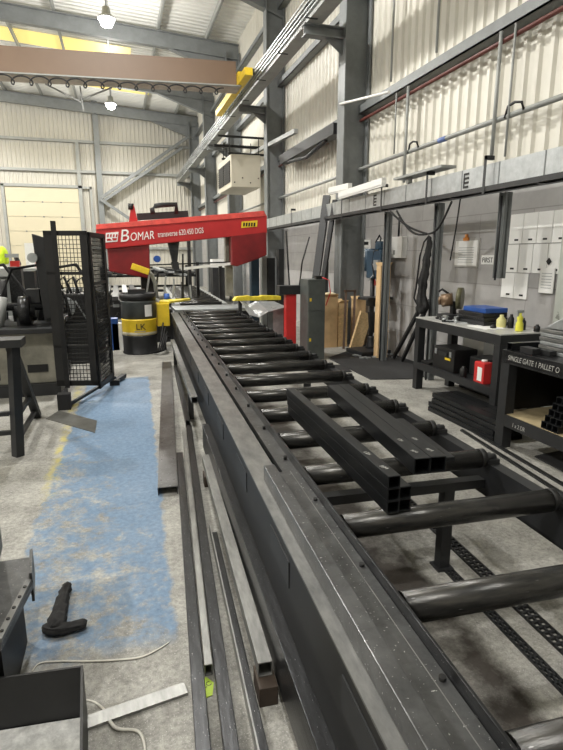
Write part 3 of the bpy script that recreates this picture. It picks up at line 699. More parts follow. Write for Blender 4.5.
# machine bed corner at the left edge
t = thing('machine_table', 'grey machine bed with a drilled side plate at the left edge near the floor', 'machine', (0,0,0))
mb = MB(); e = [atz(33,557,.35), atz(35,580,.35), atz(10,640,.35), atz(-40,700,.35)]
mb.prism([(-.43,2.30),(-.405,2.10),(-.455,1.75),(-1.1,1.75),(-1.1,2.30)], .31, .335, 'z'); mb.build('bed_plate', M_rail, t)
mb = MB(); mb.prism([(-.43,2.30),(-.405,2.10),(-.415,2.10),(-.44,2.29)], .25, .375, 'z'); mb.build('end_flange', M_rail, t)
mb = MB(); mb.prism([(-.408,2.10),(-.452,1.76),(-.475,1.76),(-.43,2.10)], .335, .350, 'z'); mb.build('drilled_plate', M_rail2, t)
for j in range(5):
    s = j/4.; mb = MB(); c = Vector((-.425-.035*s, 2.05-.25*s, .35)); mb.cyl(c, c+Vector((0,0,.003)), .007, n=10); mb.build('bolt_hole', M_black, t)
mb = MB(); mb.prism([(-.57,2.42),(-.545,2.15),(-.60,1.8),(-1.1,1.8),(-1.1,2.42)], .335, .62, 'z'); mb.build('machine_body', mat('olive grey paint', (.16,.155,.13), .5), t, .01)
mb = MB(); mb.box(-1.05,1.8,0,-.47,2.2,.31); mb.build('pedestal', M_black, t)

# ================================================================== TRESTLE FRAME (left)
t = thing('steel_trestle', 'dark steel A-frame trestle standing at the left edge', 'trestle', (0,0,0))
def bars(nm, segs, w, m, parent):
    for a, b in segs:
        mb = MB(); mb.bar(a, b, w, w); mb.build(nm, m, parent)
F0 = Vector((-.89, 4.56, 0.0)); F1 = Vector((-.89, 5.70, 0.0)); T0 = Vector((-.90, 4.90, .93)); T1 = Vector((-.93, 5.15, .93))
F0 = Vector((-.885, 4.60, .03)); A0 = Vector((-.84, 4.60, .93))
bars('leg', [((-.885,4.58,0),(-.84,4.62,.90)), ((-.885,5.72,0),(-.87,4.68,.90)), ((-1.85,4.58,0),(-1.85,4.62,.90)), ((-1.85,5.72,0),(-1.85,4.68,.90))], .07, M_black2, t)
bars('stretcher', [((-.885,4.62,.12),(-.885,5.62,.10)), ((-.885,4.64,.30),(-.88,5.40,.30)), ((-.92,4.60,.36),(-1.85,4.60,.36)), ((-.92,4.60,.20),(-1.85,4.60,.20))], .035, M_black2, t)
mb = MB(); mb.box(-1.95, 4.55, .90, -.77, 4.78, .96); mb.build('top_rail', M_black2, t)
mb = MB(); mb.box(-1.8, 4.66, .62, -.97, 4.69, .88); mb.build('back_panel', M_black, t)

# ================================================================== OLD MACHINE (left, behind)
t = thing('workshop_machine', 'dark old metalworking machine with pulleys on a boxy base behind the trestle', 'machine', (0,0,0))
mb = MB(); mb.box(-3.6, 6.7, .14, -.78, 8.0, .74); mb.build('machine_base', M_pmach, t, .01)
mb = MB(); mb.box(-3.6, 6.62, 0, -.74, 8.1, .14); mb.build('plinth', M_black2, t)
mb = MB(); mb.box(-1.09, 6.69, .27, -.87, 6.705, .36); mb.build('base_slot', M_black, t)
mb = MB(); mb.box(-3.7, 6.55, .74, -.72, 8.1, .80); mb.build('bed', M_black2, t, .01)
for (x, r_, m, w) in ((-1.08, .17, M_steel, .12), (-1.36, .12, M_greyl, .03), (-1.85,.12,M_steel,.1), (-2.3,.2,M_steel,.14)):
    mb = MB(); mb.cyl((x-w/2, 6.9, .8+r_), (x+w/2, 6.9, .8+r_), r_, n=32); mb.cyl((x-w/2-.05, 6.9, .8+r_), (x+w/2+.05, 6.9, .8+r_), r_*.45, n=20); mb.build('pulley', m, t)
mb = MB(); mb.cyl((-2.8,6.9,1.02),(-.85,6.9,1.02),.045,n=12); mb.build('drive_shaft', M_steel, t)
rnd = random.Random(4)
for i in range(44):
    x = -2.6+1.75*rnd.random(); y = 6.8+1.1*rnd.random(); z = .8+.55*rnd.random()
    mb = MB(); w = .05+.14*rnd.random(); h = .06+.22*rnd.random()
    if i % 3: mb.box(x, y, .8 if i % 2 else z-h/2, x+w, y+.2, z+h/2)
    else: mb.cyl((x,y,.8),(x+.1*rnd.random(),y,z+h),.03+.03*rnd.random(),n=12)
    mb.build('gear_housing', [M_black2, M_steel, M_greyl, M_black][i % 4], t)
for i in range(5):
    mb = MB(); x = -2.6+.4*i; mb.tube([(x,7.0,1.0),(x+.2,7.0,1.45),(x+.5,7.1,1.50),(x+.75,7.1,1.1),(x+.8,7.0,.85)], .02, 8); mb.build('hose', M_rubber, t)
mb = MB(); mb.prism([(-.93,1.85),(-.78,1.80),(-.66,.95),(-.88,.85)], 6.85, 7.2, 'y'); mb.build('motor_guard', M_black2, t, .01)
mb = MB(); mb.cyl((-.94,6.80,1.58),(-.94,6.85,1.58),.055,n=20); mb.build('hand_wheel', M_galv, t)
mb = MB(); mb.bar((-.8,6.95,.85),(-1.0,6.95,1.2),.06,.04); mb.bar((-.7,6.95,.9),(-.9,6.95,1.25),.05,.03); mb.build('slide_bar', M_black, t)
t = thing('grey_table', 'grey flat topped machine table far left behind the old machine', 'table', (-3.7, 9.6, 0))
mb = MB(); mb.box(-2.5, 0, 1.28, 2.6, 1.6, 1.40); mb.build('tabletop', M_greyl, t)
mb = MB(); mb.box(-2.3, .1, 0, 2.4, 1.5, 1.28); mb.build('cabinet', M_grey, t)
# things on it
mb = MB(); mb.box(-3.05, 10.3, 1.40, -2.35, 10.6, 1.95) ; 
a = aty(24,243,10.); b = aty(35,262,10.)
mb = MB(); mb.box(a.x, 10.0, 1.401, b.x, 10.1, a.z); tag(mb.build('white_board', M_white), 'upright white panel on the grey table in front of the roller door', 'panel')
a = aty(36,252,10.); b = aty(41,268,10.)
mb = MB(); mb.box(a.x, 10.0, 1.401, b.x+.06, 10.15, a.z+.03); mb.cyl((a.x+.07,10.05,a.z+.03),(a.x+.07,10.05,a.z+.1),.04,n=12); tag(mb.build('red_can', M_redb), 'small red can right of the white panel on the grey table', 'can')
mb = MB(); a = aty(11,262,10.); mb.box(a.x-.02, 10.0, 1.401, a.x+.12, 10.1, 1.52); tag(mb.build('red_box', M_redb), 'small red box beside the hi vis jacket', 'box')
o = lump([aty(15,254,10.3), aty(17,260,10.3), aty(20,266,10.2)], [.05,.08,.06], 'rag_heap', M_black2, None, 14, .3, 12, .6); tag(o, 'dark crumpled heap on the grey table left of the white panel', 'rags')
# hi vis jacket
t = thing('hi_vis_jacket', 'yellow hi vis jacket at the left edge above the grey table', 'jacket', (0,0,0))
lump([aty(1,246,9.9), aty(2,249,9.9), aty(3,254,9.9), aty(3,260,9.9), aty(4,265,9.9)], [.05,.12,.17,.16,.17], 'jacket_body', M_hivis, t, 18, .12, 2, .5)
mb = MB(); p = aty(5,255,9.79); mb.box(p.x-.2, 9.775, p.z-.04, p.x+.2, 9.80, p.z+.02); mb.build('reflective_band', M_greyl, t)

# dark machine body behind the guard
t = thing('jumbled_machine', 'dark jumbled machine body seen through the mesh guard', 'machine', (-.70, 8.75, 0))
mb = MB(); mb.box(-.40,-.25,0,.42,.35,.62); mb.build('cabinet', M_black2, t, .01)
mb = MB(); mb.box(-.36,-.20,.62,.20,.30,1.05); mb.build('housing', M_black, t, .015)
mb = MB(); mb.cyl((-.1,-.32,.86),(-.1,-.20,.86),.15,n=28); mb.build('chuck', M_galv, t)
mb = MB(); mb.cyl((-.1,-.36,.86),(-.1,-.32,.86),.07,n=20); mb.build('spindle_nose', M_steel, t)
for i in range(3): mb = MB(); mb.cyl((.28,-.28,.20+.14*i),(.28,-.25,.20+.14*i),.035,n=16); mb.build('dial', M_greyl, t)
for i in range(5): mb = MB(); mb.tube([(-.30+.12*i,0,1.05),(-.32+.13*i,-.05,1.22),(-.22+.13*i,-.1,1.30),(-.12+.12*i,-.05,1.12-.08*i)], .02, 8); mb.build('hose', M_rubber, t)
for i in range(6): mb = MB(); mb.bar((.22+.03*i,-.22,.62),(.05+.07*i,-.22,.95+.06*(i%3)),.02,.02); mb.build('lever', [M_galv, M_black2][i % 2], t)
# ================================================================== MESH GUARD
t = thing('mesh_guard', 'tall black wire mesh machine guard of two hinged panels', 'machine guard', (0,0,0))
def meshpanel(p0, p1, z0, z1, stile0=.06, stile1=.05, mid=(1.42,.62), lean=0.):
    d = Vector((p1[0]-p0[0], p1[1]-p0[1], 0)); L = d.length; d.normalize(); up = Vector((0,0,1))
    Pt = lambda s, z: Vector((p0[0], p0[1], 0))+d*s+up*z
    for s, w in ((stile0/2, stile0), (L-stile1/2, stile1)):
        mb = MB(); mb.bar(Pt(s, z0), Pt(s, z1), w, .03, up=(d.y,-d.x,0)); mb.build('stile', M_black, t)
    for z, h in ((z0+.03, .06), (z1-.02, .045))+tuple((m, .03) for m in mid):
        mb = MB(); mb.bar(Pt(0, z), Pt(L, z), .03, h); mb.build('cross_rail', M_black, t)
    mb = MB(); n = int(L/.036)
    for i in range(1, n): s = L*i/n; mb.bar(Pt(s, z0+.04), Pt(s, z1-.03), .007, .007)
    n = int((z1-z0)/.045)
    for i in range(1, n): z = z0+(z1-z0)*i/n; mb.bar(Pt(.03, z), Pt(L-.03, z), .007, .007)
    mb.build('wire_mesh', M_black, t)
a = aty(43, 233, 6.3); 
meshpanel((-.745, 6.35), (-.305, 6.24), .17, 1.86, .11, .07)
meshpanel((-.295, 6.27), (-.15, 6.95), .12, 1.85, .05, .10, (1.3,.5))
mb = MB(); mb.box(-.66, 6.27, .15, -.61, 6.31, 1.96); mb.build('hinge_post', M_black, t)
mb = MB(); mb.box(-.71, 5.90, 0, -.58, 6.02, .17); mb.box(-.665, 6.02, .10, -.635, 6.30, .16); mb.build('foot', M_rubber, t)
mb = MB(); mb.bar((-.62,5.97,.03),(-.13,6.95,.10),.03,.03); mb.bar((-.15,6.92,.04),(-.02,7.3,.04),.06,.05); mb.build('base_bar', M_black2, t)
mb = MB(); mb.box(-.20, 6.9, 0, -.08, 7.05, .06); mb.build('rear_foot', M_rubber, t)
a = atz(45,414,.0); t2 = thing('floor_plate', 'dark smudged metal plate lying flat on the floor below the mesh guard', 'plate', (0,0,0))
mb = MB(); pts = [atz(*p) for p in ((46,419),(59,411),(97,421),(95,433))]; mb.prism([(p.x, p.y) for p in pts], .0, .006, 'z'); mb.build('plate', mat('smudged plate', (.12,.12,.11), .5, .3, .3, 9), t2)

# ================================================================== OIL DRUM
dc = Vector((.275, 9.30, 0))
t = thing('oil_drum', 'dark grey oil drum with a yellow band and emblem beside the saw', 'drum', dc)
mb = MB(); mb.lathe([(.285,0),(.29,.01),(.29,.02),(.282,.03),(.282,.28),(.290,.30),(.282,.32)], n=40); mb.build('lower_shell', M_black2, t)
mb = MB(); mb.lathe([(.2825,.32),(.2825,.36),(.2835,.37),(.2835,.55),(.291,.57),(.2825,.585)], n=40); mb.build('yellow_band', M_yel, t)
mb = MB(); mb.lathe([(.2835,.325),(.2845,.33),(.2845,.365),(.2835,.37)], n=40); mb.build('cream_stripe', M_cream, t)
mb = MB(); mb.lathe([(.282,.586),(.282,.84),(.291,.86),(.288,.88),(.27,.88),(.27,.865),(.0,.865)][:6], n=40); mb.build('upper_shell', mat('drum grey', (.06,.068,.068), .45), t)
mb = MB(); mb.lathe([(.275,.88),(.29,.885),(.295,1.0),(.28,1.0),(.27,.90)], n=40); mb.build('drip_tray', M_black, t)
# emblem and label on the curved front
def curved(mb, a0, a1, z0, z1, r, n=8):
    for i in range(n):
        t0 = a0+(a1-a0)*i/n; t1 = a0+(a1-a0)*(i+1)/n
        mb.quad((r*cos(t0),r*sin(t0),z0),(r*cos(t1),r*sin(t1),z0),(r*cos(t1),r*sin(t1),z1),(r*cos(t0),r*sin(t0),z1))
fa = -pi/2+.02
mb = MB(); curved(mb, fa+.30, fa+.78, .63, .82, .2835); mb.build('label', M_paper, t)
text('LK', .14, M_black, 'emblem', t, (-.07, -.2865, .42), (pi/2, 0, 0), .003)
mb = MB()
for i in range(6): mb.box(-.09+.03*i, -.289, .385, -.07+.03*i, -.283, .398)
mb.build('small_lettering', M_ink, t)
mb = MB(); mb.box(-.16,-.12,.9,.12,.1,1.06); tag(mb.build('oily_box', M_black2), 'dark oily box sitting in the tray on top of the oil drum', 'box').location = (dc.x, dc.y, .001)
# clutter between guard and drum
for i, (a, b, m, l, c) in enumerate((((110,319),(118,323),M_blue,'small blue box on the floor between the guard and the oil drum','box'),((112,324),(122,328),M_white,'white box on the floor between the guard and the oil drum','box'))):
    p = aty(a[0],a[1],9.6); q = aty(b[0],b[1],9.6); mb = MB(); mb.box(p.x, 9.6, 0, q.x, 9.85, p.z); tag(mb.build('small_box', m), l, c)
for i in range(14):
    rnd = random.Random(i+40); x0 = -.95+.6*rnd.random(); y0 = 9.75+.085*i; mb = MB()
    A = Vector((x0, y0, .03)); B = A+Vector((.3+.25*rnd.random(), .03, .1+.55*rnd.random())); mb.bar(A, B, .03, .05)
    tag(mb.build('scrap_bar', [M_steel, M_galv, M_greyl, M_black2][i % 4]), 'loose steel offcut in the tangle behind the oil drum', 'offcut', 'steel offcuts behind the oil drum')

# ================================================================== BAND SAW
SY = 10.2
t = thing('band_saw', 'large red band saw with white lettering at the end of the conveyor', 'band saw', (0,0,0))
S = lambda px, py: (lambda v: (v.x, v.z))(aty(px, py, SY))
mb = MB(); mb.prism([S(96,233), S(96,225.5), S(264,211.5), S(267,216), S(267,233), S(106,249)], SY, SY+.45, 'y'); mb.build('saw_arm', M_red, t, .012)
mb = MB(); mb.prism([S(96,229.5), S(96,224.5), S(264,210.8), S(266,216)], SY-.012, SY+.44, 'y'); mb.build('arm_top_edge', mat('pale red paint', (.72,.09,.075), .4), t, .004)
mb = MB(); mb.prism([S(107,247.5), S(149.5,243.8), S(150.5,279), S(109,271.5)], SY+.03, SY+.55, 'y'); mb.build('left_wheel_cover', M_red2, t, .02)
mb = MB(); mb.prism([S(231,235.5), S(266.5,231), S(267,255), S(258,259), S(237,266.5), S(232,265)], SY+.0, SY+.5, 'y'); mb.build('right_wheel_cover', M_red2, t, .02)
mb = MB(); a = aty(181, 269, SY+.15); b = aty(232, 263.5, SY+.15); mb.bar(a, b, .012, .05); mb.build('saw_blade', M_white, t)
mb = MB(); a = aty(150, 265, SY+.2); b = aty(232, 262, SY+.2); mb.bar(a, b, .04, .025); mb.build('guide_bar', M_black, t)
mb = MB(); mb.prism([S(129,222), S(131,207), S(134,204.5), S(138,221)], SY+.1, SY+.16, 'y'); mb.build('red_fin', M_red, t)
mb = MB(); mb.cyl((S(131,206)[0], SY+.13, S(131,206)[1]-.05), (S(131,203)[0], SY+.13, S(131,203)[1]), .05, n=12); mb.build('fin_cap', M_black, t)
mb = MB(); mb.tube([aty(153,214,SY+.3), aty(152,209,SY+.3), aty(155,206,SY+.3), aty(162,205,SY+.3), aty(176,204.5,SY+.3), aty(176.5,214,SY+.3)], .045, 8); mb.build('hose', M_rubber, t)
mb = MB(); a = aty(137,217,SY+.52); b = aty(188,214,SY+.52); mb.bar(a, b, .1, .12); mb.build('rear_beam', M_black2, t)
# blade guides hanging down
mb = MB(); mb.prism([S(168,240), S(180,239), S(178,262), S(173,262)], SY+.1, SY+.25, 'y'); mb.prism([S(172,262), S(179,262), S(180,270), S(174,270)], SY+.08, SY+.3, 'y'); mb.build('blade_guide', M_black2, t)
mb = MB(); mb.prism([S(228,236), S(235,235), S(236,297), S(229,297)], SY+.25, SY+.4, 'y'); mb.build('rear_guide_post', M_pmach, t)
mb = MB(); mb.prism([S(181.5,254), S(183,254), S(183.5,302), S(181.5,302)], SY-.1, SY-.06, 'y'); mb.build('stop_rod', M_black, t)
# yellow handle (motor) and blue knob
a = aty(131.5,266,SY-.25); b = aty(149,272,SY-.25)
mb = MB(); mb.bar(a, b, .14, .11); mb.build('yellow_handle', M_yel, t, .012)
mb = MB(); mb.tube([b, aty(152,275,SY-.2), aty(155,283,SY-.15), aty(157,298,SY-.15)], .035, 8); mb.build('handle_arm', M_greyl, t)
mb = MB(); a = aty(157,259,SY-.1); mb.cyl(a-Vector((0,.1,0)), a+Vector((0,.1,0)), .06, n=16); mb.build('blue_knob', M_blue, t)
mb = MB(); a = aty(167,298,SY-.3); mb.cyl(a-Vector((0,0,.08)), a+Vector((0,0,.08)), .05, n=14); mb.build('blue_bottle_cap', M_blue, t)
# base and bed
mb = MB(); mb.box(.10, 10.3, 0, .92, 11.0, .62); mb.build('saw_base', M_black2, t, .01)
mb = MB(); mb.box(.92, 10.0, .0, 2.35, 10.9, .58); mb.build('saw_bed', M_black2, t, .01)
mb = MB(); mb.box(.95, 10.0, .58, 2.4, 10.9, .63); mb.build('bed_plate', M_galv, t)
mb = MB(); mb.box(.38, 10.35, .6, .62, 10.6, 1.35); mb.build('swivel_column', M_black, t)
for i in range(6):
    mb = MB(); a = aty(150+8*i, 270+3*i, SY-.1); b = aty(146+9*i, 298, SY-.1); mb.bar(a, b, .03, .03); mb.build('linkage_rod', [M_galv, M_black, M_greyl][i % 3], t)
# lettering along the arm
pa = S(120,241.5); pb = S(152,238.5); ang = math.atan2(pb[1]-pa[1], pb[0]-pa[0])
fy = SY-.004
text('B', .30, M_white, 'lettering', t, (pa[0]-.01, fy, pa[1]-.01), (pi/2, -ang, 0), .003, .25, 1.0)
text('OMAR', .20, M_white, 'lettering', t, (pa[0]+.175, fy, pa[1]+.012), (pi/2, -ang, 0), .003, .25, .74)
q = S(158,237.2); text('transverse 620.450 DGS', .14, M_white, 'lettering', t, (q[0], fy-.001, q[1]), (pi/2, -ang, 0), .002, .1, .60)
# emblem: white block with red bars
e0_ = S(105.5,241.5); e1_ = S(118.5,231.5)
mb = MB(); mb.prism([S(105.5,242.5), S(117.5,241.5), S(118.5,231.8), S(105.8,233)], fy-.002, fy+.004, 'y'); mb.build('emblem', M_white, t)
mb = MB()
for i in range(4):
    x = 107+2.9*i; mb.prism([S(x,237.2), S(x+1.6,237), S(x+1.9,234.2), S(x+.3,234.4)], fy-.006, fy, 'y')
mb.prism([S(107,241), S(112,240.6), S(110,238.6), S(107,238.8)], fy-.006, fy, 'y'); mb.prism([S(113,240.6), S(116.5,240.2), S(117,238), S(112,238.2)], fy-.006, fy, 'y')
mb.build('emblem_bars', M_red, t)
# yellow warning label
mb = MB(); mb.prism([S(241.3,228), S(257,226.5), S(257.5,220.3), S(241.6,221.6)], fy-.002, fy+.004, 'y'); mb.build('warning_label', M_yel, t)
mb = MB()
for i in range(5): x = 243+2.6*i; mb.prism([S(x,226.5), S(x+1.6,226.3), S(x+1.9,222.6), S(x+.2,222.8)], fy-.005, fy, 'y')
mb.build('label_marks', M_black, t)

# yellow guard block at the end of the rail
t = thing('yellow_guard', 'yellow box guard on the left end of the conveyor beside the drum', 'guard', (0,0,0))
mb = MB(); a = aty(156.5,304,9.25); b = aty(170,326,9.25); mb.box(a.x, 9.25, b.z, b.x, 9.55, a.z); mb.build('guard_box', M_yel, t, .01)
mb = MB(); c_ = aty(190,303,9.9); mb.prism([(a.x+.05, 9.35),(b.x+.02,9.3),(c_.x,9.85),(c_.x,10.0),(b.x-.1,9.75)], a.z, a.z+.03, 'z'); mb.build('guard_top', M_yel2, t)
mb = MB(); mb.box((a.x+b.x)/2-.04, 9.4, 0, (a.x+b.x)/2+.04, 9.48, b.z); mb.build('guard_leg', M_black, t)
# clutter hoses by it
for i in range(4):
    mb = MB(); x = .66+.03*i; mb.tube([(x,9.2,.5-.08*i),(x-.05,9.0,.3),(x-.12,8.9,.08),(x-.25,9.0,.02)], .014, 6); tag(mb.build('loose_cable', M_rubber), 'thin black cable hanging beside the yellow guard', 'cable', 'cables by the yellow guard')
# yellow pusher rail and chute at the right end
t = thing('yellow_rail', 'worn yellow bar across the far right end of the rollers', 'guard rail', (0,0,0))
a = aty(234,300,9.75); b = aty(281,300,9.75)
mb = MB(); mb.prism([(a.x,a.z-.02),(a.x+.05,a.z+.05),(a.x+.3,a.z+.07),(a.x+.35,a.z+.05),(b.x-.4,a.z+.05),(b.x-.35,a.z+.07),(b.x,a.z+.05),(b.x,a.z-.02)], 9.75, 9.95, 'y'); mb.build('bar', M_yel2, t, .006)
mb = MB(); mb.box(a.x+.1, 9.8, 0, a.x+.16, 9.86, a.z-.02); mb.build('leg', M_black2, t); mb = MB(); mb.box(b.x-.1, 9.8, 0, b.x-.04, 9.86, a.z-.02); mb.build('leg', M_black2, t)
t = thing('steel_chute', 'folded grey steel chute below the yellow bar at the far end of the rollers', 'chute', (0,0,0))
mb = MB(); p = [aty(240,318,8.9), aty(252,307,9.2), aty(258,305,9.2), aty(252,319,8.9)]
mb.quad((1.98,8.45,.665),(2.06,9.5,.80),(2.20,9.5,.72),(2.14,8.4,.62)); mb.quad((2.14,8.4,.62),(2.20,9.5,.72),(2.34,9.45,.80),(2.30,8.4,.72)); mb.quad((2.30,8.4,.72),(2.34,9.45,.80),(2.66,9.4,.80),(2.62,8.5,.78))
for f in list(mb.bm.faces): pass
o = mb.build('chute_sheet', M_galv, t); s = o.modifiers.new('solid', 'SOLIDIFY'); s.thickness = .012
mb = MB(); mb.box(2.42, 8.6, 0, 2.60, 8.95, .76); mb.build('chute_leg', M_galv, t)
# red post with black head
t = thing('red_stand', 'red post with a black head beside the roller end', 'stand', (2.62, 8.30, 0))
mb = MB(); mb.box(-.085,-.07,.012,.085,.07,1.0); mb.build('post', M_redb, t, .006)
mb = MB(); mb.box(-.21,-.11,1.0,.19,.11,1.14); mb.build('black_head', M_black2, t, .008)
mb = MB(); mb.box(-.14,-.12,0,.14,.12,.012); mb.build('foot_plate', M_black2, t)
mb = MB(); mb.tube([(.16,.0,1.14),(.2,.0,1.5),(.32,.0,1.9)], .012, 6); mb.build('thin_rod', M_black, t)
# grey control cabinet
t = thing('control_cabinet', 'dark grey control cabinet standing between the red post and the cardboard', 'cabinet', (2.90, 7.90, 0), -.0)
mb = MB(); mb.box(-.15,-.11,0,.13,.28,1.25); mb.build('cabinet_body', mat('cabinet grey', (.085,.095,.09), .45, .1), t, .006)
mb = MB(); mb.box(-.14,-.122,.78,.06,-.11,1.20); mb.build('upper_panel', MATS['cabinet grey'], t); mb = MB(); mb.box(-.14,-.122,.04,.06,-.11,.76); mb.build('lower_panel', MATS['cabinet grey'], t)
for z in (.30, .92): mb = MB(); mb.box(-.13,-.126,z,-.10,-.121,z+.05); mb.build('yellow_sticker', M_yel, t)
mb = MB(); mb.box(.0,-.05,1.25,.1,.05,1.30); mb.build('top_box', M_black, t)
mb = MB(); mb.tube([(.09,-.04,1.28),(.19,-.1,1.24),(.21,-.12,1.05),(.135,-.125,.85)], .008, 6); mb.build('red_cable', M_redb, t)
# tall dark columns right of the saw
for i, (px, pxr, top, m, y, l) in enumerate(((251,259,246,M_dblue,10.9,'dark blue upright post just right of the red saw cover'),(262,268,256,M_greyl,11.0,'grey upright post between the dark posts behind the red stand'),(268,275,258,M_black2,10.9,'dark upright post behind the yellow bar'),(279,284,249,M_black2,10.4,'tall narrow black post behind the red stand'))):
    a = aty(px, top, y); b = aty(pxr, top, y); mb = MB(); mb.box(a.x, y, 0, b.x, y+.18, a.z); tag(mb.build('machine_post', m), l, 'post')
# long dark tubes leaning on the column
for i, (a, b, w) in enumerate((((302,330),(327,196),.13),((309,336),(335,200),.08),((298,320),(316,256),.05),((326,340),(327,262),.06))):
    pb = atz(a[0], a[1]+8, 0); pb = Vector((3.15+.14*i, 8.95+.05*i, 0)); pt = atx(b[0], b[1], 3.77)
    mb = MB(); mb.bar(pb+Vector((0,0,.04)), pt, w, w*.6); tag(mb.build('leaning_length', M_black2), ['widest long dark length leaning back towards the big column','second long dark length leaning towards the big column','short thin dark length leaning behind the control cabinet','nearly upright dark length beside the big column'][i], 'steel length', 'dark lengths leaning by the column')
mb = MB(); mb.bar((3.15, 9.8, .02), (3.35, 10.9, 2.1), .03, .03); tag(mb.build('thin_leaning_rod', M_black), 'thin rod leaning behind the red stand', 'rod')

# ================================================================== CARDBOARD AND TIMBER
def crate(px0, px1, ytop, y, d, m, lab, nm='cardboard_box', cat='box', rz=0., open_=False):
    a = aty(px0, ytop, y); b = aty(px1, ytop, y); w = b.x-a.x
    t = thing(nm, lab, cat, (a.x+w/2, y+d/2, 0), rz); h = a.z
    mb = MB(); th = .008
    mb.box(-w/2,-d/2,0,w/2,-d/2+th,h); mb.box(-w/2,d/2-th,0,w/2,d/2,h); mb.box(-w/2,-d/2+th,0,-w/2+th,d/2-th,h); mb.box(w/2-th,-d/2+th,0,w/2,d/2-th,h); mb.box(-w/2+th,-d/2+th,0,w/2-th,d/2-th,th)
    mb.build('box_body', m, t)
    for s in (1, -1):
        mb = MB(); mb.bar((0, s*d/2, h), (0, s*(d/2+.07), h+.05), w*.9, .006); mb.build('flap', m, t)
    return t
crate(321,338,297,8.82,.26,M_card,'tall open cardboard box at the left of the group by the wall')
crate(338.8,348,303,8.84,.2,M_wood,'narrow pale box behind the thin trestle by the wall')
crate(356,366,300,8.85,.2,M_card,'brown box standing behind the leaning board by the wall')
crate(381,391,266,7.60,.14,M_card,'tall narrow brown carton standing between the pillar drill and a grey post')
# crumpled paper on top of the box
o = lump([aty(322,296,8.95), aty(328,294,8.95), aty(334,295,8.95), aty(338,297,8.95)], [.04,.08,.07,.04], 'packing_paper', mat('cream packing', (.7,.62,.42), .8), None, 14, .35, 21, .6); tag(o, 'crumpled cream packing sticking out of the tall cardboard box', 'packing')
t = thing('plywood_board', 'leaning plywood board at the foot of the pillar drill', 'board', (0,0,0))
q = [aty(*p, 8.55) for p in ((350.5,344),(362,346),(372.5,315),(361.5,311))]; q[0].z = .004; q[1].z = .004
mb = MB(); mb.prism([(p.x, p.z) for p in q], 8.55, 8.62, 'y'); mb.build('board', M_wood, t)
t = thing('thin_trestle', 'narrow brown rack of upright bars between the cardboard box and the board', 'rack', (0,0,0))
for px in (344, 353):
    a = aty(px-2, 343, 8.7); b = aty(px+3, 290, 8.7); mb = MB(); mb.bar((a.x,8.62,0),(b.x,8.74,b.z),.04,.03); mb.build('upright', mat('dark brown timber', (.10,.06,.04), .7), t)
mb = MB(); a = aty(345,291,8.7); b = aty(356,291,8.7); mb.bar((a.x,8.73,a.z),(b.x,8.73,b.z),.04,.03); mb.build('top_bar', MATS['dark brown timber'], t)

# ================================================================== PILLAR DRILL
dp = Vector((4.02, 8.08, 0))
t = thing('pillar_drill', 'dark blue pillar drill on a heavy base standing on black matting', 'drill', dp, .12); t.scale = (.88, .88, 1.13)
mb = MB(); mb.box(-.42,-.28,.014,.22,.30,.07); mb.build('drill_base', M_black2, t, .015)
mb = MB(); mb.cyl((.0,.1,.07),(.0,.1,1.30),.045,n=20); mb.build('column', M_black2, t)
mb = MB(); mb.lathe([(.10,.07),(.085,.1),(.065,.22),(.06,.25)], (0,.1,0), 20); mb.build('column_flange', M_black2, t)
mb = MB(); mb.box(-.30,-.24,.80,.24,.12,.84); mb.box(-.1,-.1,.70,.1,.15,.80); mb.build('drill_table', M_black2, t, .006)
mb = MB(); mb.prism([(-.02,.60),(.14,.60),(.10,.30),(.02,.30)], .05, .2, 'y'); mb.build('table_bracket', M_black2, t)
mb = MB(); mb.box(-.10,-.28,1.10,.10,.18,1.50); mb.cyl((0,-.12,1.5),(0,-.12,1.62),.10,n=20); mb.build('drill_head', M_dblue, t, .02)
mb = MB(); mb.cyl((.0,.22,1.2),(.0,.22,1.52),.10,n=20); mb.build('motor', M_dblue, t)
mb = MB(); mb.box(-.07,-.25,1.0,.09,-.05,1.12); mb.build('red_guard', M_red2, t, .01)
mb = MB(); mb.cyl((0,-.15,.92),(0,-.15,1.1),.028,.04,n=14); mb.build('chuck', M_galv, t)
mb = MB(); mb.box(-.16,-.29,1.22,-.10,-.15,1.36); mb.build('switch_box', M_galv, t)
mb = MB()
for a in (0, 2.1, 4.2): mb.cyl((-.12,-.1,1.15),(-.14,-.1+.16*sin(a),1.15+.16*cos(a)),.008,n=8)
mb.build('feed_handles', M_galv, t)
mb = MB(); mb.tube([(-.1,-.2,1.5),(-.2,-.2,1.48),(-.22,-.2,1.3),(-.15,-.2,1.1)], .012, 6); mb.tube([(-.1,-.1,1.6),(-.02,-.1,1.70),(.08,0,1.66),(.12,.1,1.5)], .014, 6); mb.build('cable', M_rubber, t)
# items on the floor round it
for i in range(16):
    rnd = random.Random(80+i); p = Vector((3.55+.75*rnd.random(), 7.55+.55*rnd.random(), .013))
    mb = MB(); r_ = .012+.018*rnd.random(); mb.box(-r_,-r_*1.4,0,r_,r_*1.4,r_*.7, Matrix.Translation(p) @ Matrix.Rotation(rnd.random()*3, 4, 'Z'))
    tag(mb.build('metal_offcut', M_galv), 'tiny bright metal offcut on the matting in front of the pillar drill', 'offcut', 'offcuts on the drill matting')
